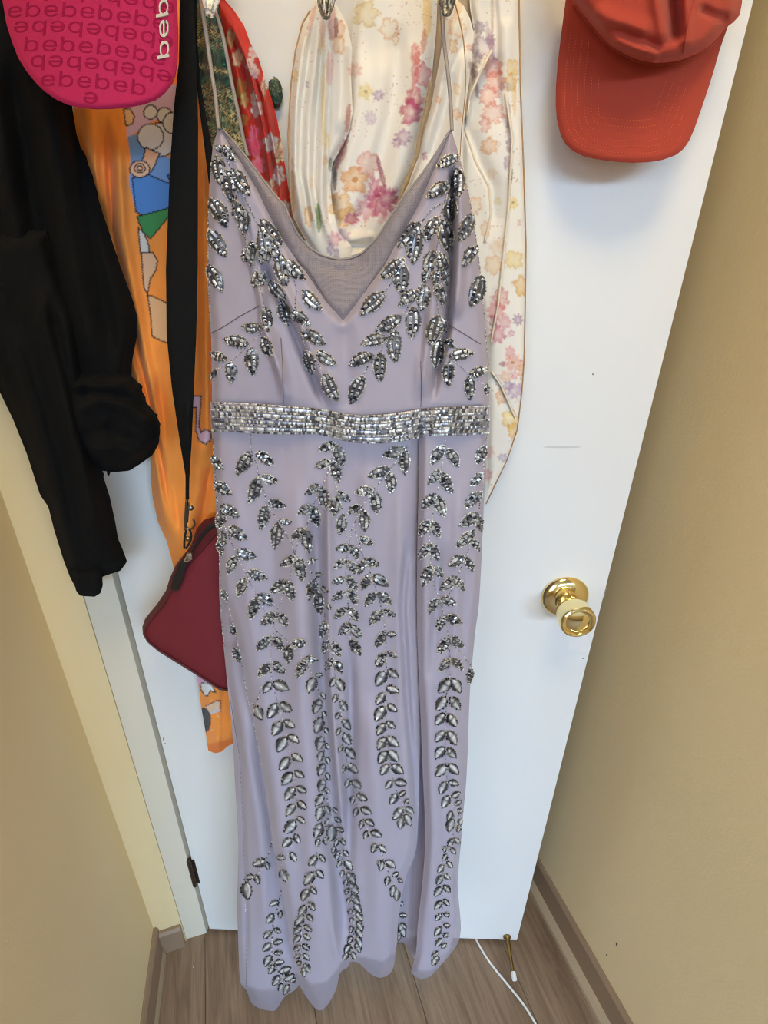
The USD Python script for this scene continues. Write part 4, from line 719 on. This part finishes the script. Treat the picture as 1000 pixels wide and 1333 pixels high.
INN.mesh('slit_lining', 'lilac_chiffon', dress, 3.4, .001, sheer=lambda P: .25 * sst(1205, 1215, P[:, 1]), label='inner layer seen through the slit')

def cord(px, d, r, sides=6):
    P = np.asarray(px, float); q = spline(np.c_[P, d], 6 * len(P)); return tube(W(q[:, 0], q[:, 1], q[:, 2]), r, sides, .55)
obj('strap', cord(A(285.5, 168, 284, 160, 281, 130, 276.5, 100, 271, 62, 266.5, 32, 262.5, 4, 261.5, -14), np.linspace(.0925, .066, 8), .0017), 'lilac_satin', dress, True)
obj('strap', cord(A(323, 203, 320, 193, 312, 155, 304, 118, 296, 76, 289, 42, 281, 16, 268, -14), np.linspace(.078, .066, 8), .0018), 'lilac_satin', dress, True)
obj('strap', cord(A(588.5, 170, 588, 158, 586, 125, 582, 85, 578, 54, 575.5, 22, 577, -6, 581, -14), np.linspace(.0915, .060, 8), .0016), 'lilac_satin', dress, True)
obj('strap', cord(A(599, 204, 600, 186, 603, 150, 606, 118, 606, 86, 603, 50, 594, 10, 587, -14), [.068, .066, .064, .062, .060, .058, .057, .056], .0009), 'brown_hem', dress, True)
def seam(cl, px, r=.00045, m='dark_lilac', step=3): 
    return tube(cl.at(resample(np.asarray(px, float), step), .0003), r, 5)
sm = [seam(BOD, A(276, 433, 290, 426, 310, 413, 330, 402, 337, 398)), seam(BOD, A(585, 423, 600, 432, 626, 448)), seam(BOD, A(548, 470, 549, 500, 548, 530)), seam(BOD, A(366, 440, 368, 480, 369, 526)), seam(BOD, A(290, 173, 306, 197, 322, 219, 342, 254, 362, 294, 380, 326, 399, 353, 426, 394, 446, 414), .0006), seam(BOD, A(446, 414, 472, 383, 502, 342, 526, 298, 544, 262, 567, 209, 582, 177), .0006)]
obj('seam', cat(sm), 'dark_lilac', dress, True)
sm = [seam(MSH, A(292, 170.5, 306, 186, 324, 209, 342, 233, 360, 256, 371, 268.5, 378, 285, 387, 304, 403, 322.5, 417, 331, 430, 335.5, 444, 337.5, 458, 335.5, 472, 329, 490, 311, 507, 284, 525, 256, 546, 231, 567, 201, 584, 173), .0011)]
obj('neckline_binding', cat(sm), 'lilac_satin', dress, True)
obj('seam', cat([seam(FRT, A(545.5, 575, 544.5, 640, 543, 700, 542.5, 800, 545, 880, 547, 940), .0006), seam(LPN, A(300, 912, 312, 985, 316, 1060, 318, 1130, 319.5, 1180, 320.5, 1285), .0004)]), 'dark_lilac', dress, True)

# ---- waistband rows: beads and overlapping sequins
ICO = trimesh.creation.icosphere(0, 1.0); IV, IF = np.array(ICO.vertices), np.array(ICO.faces)
HEX = np.array([[math.cos(k * math.pi / 3), 0, math.sin(k * math.pi / 3)] for k in range(6)] + [[0, -.30, 0]]); HF = np.array([[(k + 1) % 6, k, 6] for k in range(6)])
BEADC = lin(np.array([(92, 86, 78), (150, 142, 128), (196, 188, 170), (232, 224, 204), (250, 246, 234)]))
SEQC = lin(np.array([(58, 58, 68), (104, 106, 116), (160, 160, 164), (214, 212, 206), (252, 252, 248), (255, 255, 252)]))
GEMC = lin(np.array([(44, 42, 44), (84, 80, 78), (130, 124, 116), (190, 182, 168)]))
def tone(n, pal, per): return np.repeat(pal[rng.integers(0, len(pal), n)] * rng.uniform(.85, 1.0, (n, 1)), per, 0)
def beads(C, r, squash=.8, pal=BEADC):
    n = len(C); r = np.broadcast_to(r, (n,)); V = (C[:, None] + IV[None] * r[:, None, None] * [1, squash, 1]).reshape(-1, 3)
    return V, (IF[None] + np.arange(n)[:, None, None] * len(IV)).reshape(-1, 3), tone(n, pal, len(IV))
def discs(C, r, tilt, ax=None, pal=SEQC, slope=None):
    n = len(C); t = rng.normal(0, tilt, (n, 3)); r = np.broadcast_to(r, (n,)); V = np.repeat(HEX[None], n, 0) * r[:, None, None]
    if ax is not None:
        lean = ax * .45; V[:, :, 1] += (V[:, :, 0] * lean[:, 0:1] + V[:, :, 2] * lean[:, 1:2])
    if slope is not None: t = t + np.stack([slope, 0 * slope, 0 * slope], 1)
    V[:, :, 1] += V[:, :, 0] * t[:, 0:1] + V[:, :, 2] * t[:, 1:2]
    return (V + C[:, None]).reshape(-1, 3), (HF[None] + np.arange(n)[:, None, None] * 7).reshape(-1, 3), tone(n, pal, 7)
def join(parts):
    V, F, T, o = [], [], [], 0
    for v, f, t in parts: V.append(v); F.append(f + o); T.append(t); o += len(v)
    return np.vstack(V), np.vstack(F), np.vstack(T)
for i in range(9):
    v = .04 + .92 * i / 8; x = np.arange(275.5 + rng.uniform(0, 2), 636.5, 2.7 if i % 2 == 0 else 2.45); P = belt_at(x, v); C = BLT.at(P, .0012)
    if i % 2 == 0: V, F, T = beads(C, .00125 * rng.uniform(.85, 1.1, len(C))); m_ = 'bead'; nm = 'bead_row'
    else: V, F, T = discs(C + [0, -.0006, 0], .0021, .10, np.tile([.3, 0], (len(C), 1)), pal=SEQC[[1, 2, 3, 4]], slope=np.gradient(C[:, 1]) / np.gradient(C[:, 0]) * 2.0); m_ = 'sequin'; nm = 'sequin_row'
    raw(nm, V, F, None, m_, dress, T)

# ---- leaves: base x, y, tip x, y
LV_BOD = '''280 190 295 197;292 190 307 209;282 202 289 242;293 220 302 266;303 220 325 254;273 258 295 296;271 299 294 334;316 270 317 306;339 286 368 320;340 298 348 342;328 314 326 346;372 338 397 364;362 330 372 374;270 345 289 380;334 354 332 376;345 354 338 374;350 366 372 390;366 390 375 424;394 378 419 404;378 406 404 424;392 432 424 448;398 456 407 488;412 458 438 475;422 486 440 522;346 400 349 432;341 426 314 425;342 438 353 465;323 448 290 442;327 452 330 489;295 468 273 459;299 470 300 499;282 480 275 494;
346 322 340 344;356 318 360 340;308 262 312 290;322 322 318 342;
598 203 568 217;596 218 596 258;587 238 555 257;587 254 587 294;615 278 598 314;570 282 555 314;575 286 584 330;548 290 518 322;544 296 538 344;622 320 602 348;566 326 553 354;572 328 583 358;527 337 495 363;523 340 523 384;501 381 469 410;546 378 519 398;538 399 536 441;522 412 489 431;504 440 470 448;515 430 515 472;486 462 454 476;496 459 495 497;473 489 456 526;554 370 549 406;568 367 578 398;571 410 560 451;573 412 582 434;573 442 567 480;578 441 594 452;585 465 617 459;585 470 584 504;612 487 636 480;610 490 612 521;634 500 634 514;627 358 613 400;557 346 552 368;560 340 556 364;570 352 566 372;578 352 583 372'''
LV_FRT = '''326 588 307 619;333 589 356 605;336 622 324 655;340 620 362 627;346 658 339 690;350 652 372 660;362 680 357 715;364 678 380 680;276 594 290 612;278 628 302 644;287 658 313 673;298 686 322 702;288 690 291 712;290 664 284 690;436 577 414 586;438 579 448 607;430 600 410 609;434 600 441 628;416 632 397 643;420 634 425 664;406 658 387 670;409 660 414 686;438 646 434 673;441 640 456 653;446 670 442 697;396 688 380 702;398 689 403 720;528 584 498 594;528 586 527 618;508 609 479 620;507 614 509 642;486 638 461 642;486 640 491 669;470 658 452 668;473 664 475 692;
284 704 289 722;308 718 334 726;307 724 297 748;322 745 348 753;320 752 309 777;336 774 357 788;333 778 325 807;362 798 375 816;358 798 339 813;384 724 365 737;389 726 394 757;400 733 413 728;374 756 351 772;376 757 381 783;410 754 402 781;410 748 420 748;418 764 427 771;414 770 417 800;426 786 430 794;424 808 418 830;426 834 421 852;434 836 442 856;432 857 424 873;436 860 445 878;436 882 430 894;438 884 447 900;353 829 334 847;356 829 369 848;379 836 400 838;376 840 375 864;351 864 335 881;355 862 372 876;396 858 414 860;396 860 386 883;356 888 376 898;353 888 343 902;411 880 420 878;410 882 401 902;458 712 437 715;451 730 434 740;448 752 432 760;449 771 432 781;451 792 435 805;455 810 441 827;288 768 296 782;301 814 308 828;305 844 313 862;
468 700 487 708;457 710 466 729;454 730 464 748;475 728 494 736;473 730 466 747;453 750 465 769;481 748 471 768;485 749 506 763;454 768 465 787;489 772 474 789;492 772 510 786;454 791 466 809;497 795 482 814;499 795 515 802;456 814 471 831;456 832 469 853;501 822 489 842;504 826 516 826;502 850 489 870;505 849 518 855;502 874 490 893;505 872 519 882;503 895 520 901;
360 916 349 935;365 915 380 926;333 919 342 937;366 939 355 958;370 938 384 947;373 960 361 979;375 958 389 967;376 986 364 1003;380 982 394 991;380 1006 367 1022;384 1004 396 1012;383 1025 371 1042;387 1024 399 1031;384 1047 373 1062;388 1043 399 1053;384 1068 370 1085;387 1064 397 1072;380 1092 368 1103;384 1086 390 1098;417 910 409 929;418 902 423 910;419 934 411 955;421 926 424 934;420 958 414 977;423 948 427 955;420 978 416 992;424 968 428 975;422 994 415 1010;425 986 428 995;421 1014 416 1031;425 1006 429 1016;420 1034 411 1049;423 1026 429 1033;419 1050 413 1068;423 1048 429 1060;418 1072 410 1091;434 1052 440 1058;427 1066 424 1076;436 1064 444 1070;432 1074 430 1096;438 1078 448 1082;416 1092 412 1102;422 1090 425 1100;440 1092 436 1102;444 1092 450 1100;
438 904 434 915;444 912 452 926;442 928 437 936;446 936 456 950;443 948 438 957;448 954 457 970;446 970 441 979;450 974 462 988;449 996 446 1006;453 994 466 1006;454 1014 450 1026;458 1016 471 1026;460 1036 457 1047;464 1034 478 1042;465 1052 461 1063;470 1052 484 1059;472 1068 469 1079;476 1068 487 1075;478 1082 475 1093;483 1083 497 1089;489 1098 484 1110;493 1101 503 1109;
500 902 490 917;505 917 517 926;501 920 489 939;504 939 515 948;501 942 491 957;504 959 519 972;502 960 492 976;506 977 519 991;504 978 493 994;510 996 525 1007;506 995 496 1009;514 1018 530 1021;510 1016 502 1027;516 1033 508 1047;520 1036 528 1030;524 1052 512 1067;528 1051 539 1059;527 1060 535 1075;524 1064 521 1080;527 1046 532 1040;
360 1116 372 1117;378 1110 385 1122;366 1132 375 1148;412 1114 402 1127;416 1113 423 1122;408 1136 396 1152;412 1133 421 1143;402 1158 393 1173;405 1155 412 1164;398 1179 389 1192;402 1175 410 1185;395 1192 384 1205;400 1191 407 1199;392 1206 382 1216;396 1205 406 1212;391 1218 382 1227;395 1217 405 1223;391 1231 382 1238;394 1230 403 1237;391 1243 383 1247;395 1242 403 1250;392 1252 386 1255;396 1254 404 1266;394 1260 396 1272;
436 1102 433 1111;440 1108 437 1120;447 1108 454 1115;444 1120 439 1129;449 1120 458 1133;447 1133 444 1142;452 1136 462 1150;451 1145 449 1154;455 1150 467 1163;453 1157 450 1165;458 1164 468 1177;455 1169 453 1177;461 1176 470 1188;457 1184 454 1190;464 1188 472 1199;458 1195 458 1201;465 1200 472 1212;458 1206 456 1214;464 1209 471 1221;458 1219 453 1228;464 1220 470 1233;456 1230 449 1241;463 1228 469 1240;453 1240 447 1250;458 1239 463 1249;
498 1121 495 1134;502 1121 515 1130;494 1120 494 1128;506 1141 503 1153;512 1141 519 1136;518 1144 525 1148;513 1153 510 1168;518 1158 516 1173'''
LV_RPN = '''579 580 561 605;583 584 597 608;573 612 557 630;577 616 589 642;567 643 549 663;570 646 579 673;559 677 546 699;563 679 573 700;632 580 620 604;628 616 613 633;628 641 605 661;622 668 598 685;623 670 627 692;618 692 596 712;558 708 545 729;562 707 571 730;560 736 550 763;563 738 578 752;610 700 594 713;613 700 624 717;605 724 584 738;608 726 616 744;594 751 573 768;596 753 603 770;570 779 559 799;573 779 594 787;578 803 570 822;580 802 602 811;584 830 570 851;588 829 604 843;586 858 571 874;589 858 603 872;613 870 610 890;586 884 571 902;588 884 600 902;
580 907 568 925;586 908 599 924;579 929 567 944;584 930 595 946;579 952 567 966;583 952 594 970;579 973 567 988;583 974 594 987;580 995 567 1011;584 995 597 1008;581 1018 573 1034;584 1018 598 1021;584 1036 576 1052;588 1038 599 1031;588 1056 583 1068;592 1048 601 1042;596 1054 603 1056;590 1066 584 1083;598 1074 596 1084;600 1066 599 1074;590 1092 583 1102;592 1091 599 1099;580 1102 578 1109;582 1112 577 1121;587 1104 593 1112;578 1126 570 1137;582 1122 589 1130;576 1140 569 1152;578 1138 586 1145;575 1155 566 1167;578 1153 586 1162;575 1173 566 1183;578 1171 585 1179;575 1190 567 1198;578 1190 586 1191;574 1207 566 1218;578 1204 586 1205;575 1222 567 1232;578 1220 583 1215;576 1234 581 1228;571 1239 562 1245;571 1245 563 1257'''
LV_LPN = '''346 1120 329 1126;346 1122 350 1132;330 1140 319 1143;333 1139 337 1151;320 1148 323 1171;363 1174 351 1179;366 1186 364 1196;356 1190 347 1202;357 1209 366 1214;353 1212 343 1222;356 1228 368 1225;353 1228 342 1238;357 1241 368 1240;353 1244 345 1258;358 1254 370 1252;357 1256 350 1268;364 1266 379 1260;363 1270 355 1283;370 1276 383 1268;367 1280 363 1290;376 1282 370 1295;378 1278 385 1274'''
LV_INN = '''520 1175 525 1179;520 1192 530 1192;522 1202 529 1209;520 1204 527 1220;519 1212 518 1225'''
def parse(s, cl): return [(cl, *map(float, t.split())) for t in s.replace('\n', '').split(';') if t.strip()]
LEAVES = parse(LV_BOD, BOD) + parse(LV_FRT, FRT) + parse(LV_RPN, RPN) + parse(LV_LPN, LPN) + parse(LV_INN, INN)
def pxm(x, y): return 1.0 / np.linalg.norm(W(x + 1., y, .1) - W(x, y, .1))
def leaf_geo(cl, bx, by, tx, ty):
    b, t = np.array([bx, by]), np.array([tx, ty]); L = np.hypot(*(t - b)); e = (t - b) / L; nrm = np.array([-e[1], e[0]])
    gem = by > 870 or L < 13
    w = L * (.215 if L > 30 else .235 if not gem else .29); w = max(w, 3.0); bend = rng.uniform(-.05, .05) * L
    def pt(u, s): return b + np.outer(u * L, e) + np.outer(s * w * np.sin(np.pi * np.clip(u, 0, 1) ** .85) ** .8 + bend * np.sin(np.pi * u), nrm)
    sc = 1.0 / pxm(bx, by); parts = []
    # a low domed bed under the beads
    us = np.linspace(0, 1, 9); ring = np.vstack([pt(us, np.full(9, -1.0)), pt(us[-2:0:-1], np.full(7, 1.0))]); ctr = pt(us[1:-1], np.zeros(7))
    rb = cl.at(ring, .0004); hb = .0016 if not gem else .0028
    top = cl.at(np.vstack([pt(us[1:-1], np.full(7, -.5)), ctr, pt(us[1:-1], np.full(7, .5))]), hb); top[7:14] += [0, -.0008, 0]
    V = np.vstack([rb, top]); F = []
    lo = list(range(0, 9)); hi = [0] + [16 - k for k in range(1, 8)] + [8]
    R1 = [16 + k for k in range(7)]; R2 = [23 + k for k in range(7)]; R3 = [30 + k for k in range(7)]
    for k in range(6):
        for a_, b_ in ((lo[1:8], R1), (R1, R2), (R2, R3), (R3, hi[1:8])):
            F += [[a_[k], a_[k + 1], b_[k + 1]], [a_[k], b_[k + 1], b_[k]]]
    for en, k in ((0, 0), (8, 6)):
        ch = [lo[1:8][k], R1[k], R2[k], R3[k], hi[1:8][k]]
        for p, q in zip(ch[:-1], ch[1:]): F.append([en, p, q] if en == 0 else [en, q, p])
    F = np.array(F); n = np.cross(V[F[0, 1]] - V[F[0, 0]], V[F[0, 2]] - V[F[0, 0]])
    if n[1] > 0: F = F[:, ::-1]
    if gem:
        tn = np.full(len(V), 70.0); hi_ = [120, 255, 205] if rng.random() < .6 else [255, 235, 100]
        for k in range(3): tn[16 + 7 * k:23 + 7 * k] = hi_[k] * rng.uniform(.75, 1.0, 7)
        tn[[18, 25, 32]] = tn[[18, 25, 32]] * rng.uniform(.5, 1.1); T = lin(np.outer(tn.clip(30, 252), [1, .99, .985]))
    else: T = np.tile(lin((112, 108, 108)), (len(V), 1))
    parts.append((V, F, T))
    per = np.vstack([pt(np.linspace(0, 1, 40), np.full(40, -1.08)), pt(np.linspace(1, 0, 40), np.full(40, 1.08))])
    rbp = 1.25 if L > 18 else 1.0; q = resample(per, rbp * 2.05)
    parts.append(beads(cl.at(q, .0010), rbp * sc * rng.uniform(.8, 1.1, len(q)), pal=GEMC if gem else BEADC))
    if not gem:
        for s, off in ((-.42, 0), (.42, .5)):
            u = np.arange(.12 + .04 * off, .92, 2.1 / L); wd = np.sin(np.pi * u ** .85) ** .8
            u = u[wd * w > 1.6]; wd = wd[wd * w > 1.6]
            if not len(u): continue
            C = cl.at(pt(u, s * np.ones(len(u))), .0026); parts.append(discs(C, np.clip(.42 * w * wd, 1.0, 2.2) * sc, .26, np.tile([e[0], -e[1]], (len(u), 1))))
    return join(parts), L, gem
geo = [leaf_geo(*l) for l in LEAVES]
order = sorted(range(len(geo)), key=lambda i: -geo[i][1]); big = set(order[:300])
rest = []
for i, ((V, F, T), L, gem) in enumerate(geo):
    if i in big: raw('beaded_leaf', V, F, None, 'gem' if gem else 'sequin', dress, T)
    else: rest.append((V, F, T))
if rest:
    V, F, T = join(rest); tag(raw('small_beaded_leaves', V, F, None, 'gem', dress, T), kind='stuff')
# ---- stems: strings of beads
VINES = [(FRT, '326 566 327 588 334 605 337 622 344 640 347 655 358 672 363 680 372 695 380 708 384 722'), (FRT, '441 576 435 582 431 600 426 618 419 634 408 658 398 688 388 705 384 722 376 756 360 796 355 828 352 863 354 888 362 915 368 938 374 959 378 984 382 1005 385 1024 386 1045 385 1066 382 1090 376 1110 366 1128'),
    (FRT, '432 602 436 625 440 642 447 668 450 690 452 712 452 730 450 750 452 770 454 790 456 812 456 834'), (FRT, '534 576 528 584 509 610 486 638 471 660 460 684 454 706'), (FRT, '462 690 474 728 483 748 491 772 498 795 502 822 503 850 503 872 503 900 504 940 504 960 506 978 509 996 513 1018 518 1034 526 1052 522 1076'),
    (FRT, '384 722 397 733 408 750 413 768 420 790 425 808 428 834 434 858 437 882 441 905 444 930 446 950 449 972 452 995 456 1015 461 1035 467 1052 474 1068 480 1084 488 1098 495 1105 500 1121 508 1141 516 1156 518 1172'),
    (FRT, '357 800 356 818 378 838 396 860 410 882 415 900 418 920 420 940 421 960 422 980 422 1000 422 1020 421 1040 420 1060 418 1080 416 1100 412 1114 409 1134 404 1156 400 1177 397 1192 394 1206 392 1220 393 1245 395 1262'),
    (FRT, '426 1040 432 1065 436 1085 442 1105 446 1120 450 1135 455 1150 459 1170 461 1190 461 1210 460 1225 458 1240'), (RPN, '579 568 580 580 577 596 575 612 569 643 562 678 559 705 561 736 566 765 572 778 578 800 584 828 586 858 586 884 581 905 581 930 580 955 580 975 581 995 582 1018 586 1036 592 1056 590 1090 583 1112 578 1126 576 1160 576 1200 575 1232 566 1250'),
    (RPN, '633 570 631 590 628 640 623 668 617 692 612 712 606 725 595 752 586 772 574 780'), (RPN, '588 838 603 852 612 866 613 890'), (RPN, '598 1030 596 1050 600 1080'), (FRT, '278 590 284 660 294 690 307 720 321 748 334 776 345 796 355 810'), (FRT, '340 894 336 908 333 920 328 916'),
    (FRT, '277.5 572 281.5 640 284.5 700 287.5 768 298.5 794 309.5 838 314.5 862 322.5 910 331.5 948 340.5 994'), (LPN, '286 700 286.5 770 289 810 292 840'), (LPN, '354 1096 346 1122 334 1140 324 1144 320 1160'), (LPN, '366 1160 362 1180 356 1200 354 1225 354 1245 360 1260 367 1275 370 1290'), (LPN, '318 1145 319 1170 320 1186'),
    (BOD, '284 190 290 205 293 220 300 246 308 274 316 300 324 326 334 354 342 385 344 410 341 432 323 450 298 472 280 482'), (BOD, '294 205 304 225 318 256 330 280 343 310 356 326 378 352 386 374 384 400 386 428 396 446 400 458 410 466 420 484'), (BOD, '590 206 587 240 580 262 572 285 570 310 568 330 562 350 566 370 570 400 574 440 580 460 600 477 612 488 625 497 634 502'),
    (BOD, '580 262 562 272 550 288 540 310 527 338 512 365 500 382'), (BOD, '562 350 545 375 535 395 520 415 505 435 497 455 485 468 473 488'), (BOD, '598 206 607 240 615 280 622 325 627 370 632 425 634 460'), (BOD, '271.5 260 271 300 271 345 272.5 390 274 420')]
for cl, s in VINES:
    P = resample(A(*map(float, s.split())), 2.7); P = P + rng.normal(0, .25, P.shape); V, F, T = beads(cl.at(P, .0008), (1.0 / pxm(*P[0])) * rng.uniform(.75, 1.15, len(P)))
    raw('bead_stem', V, F, None, 'bead', dress, T)
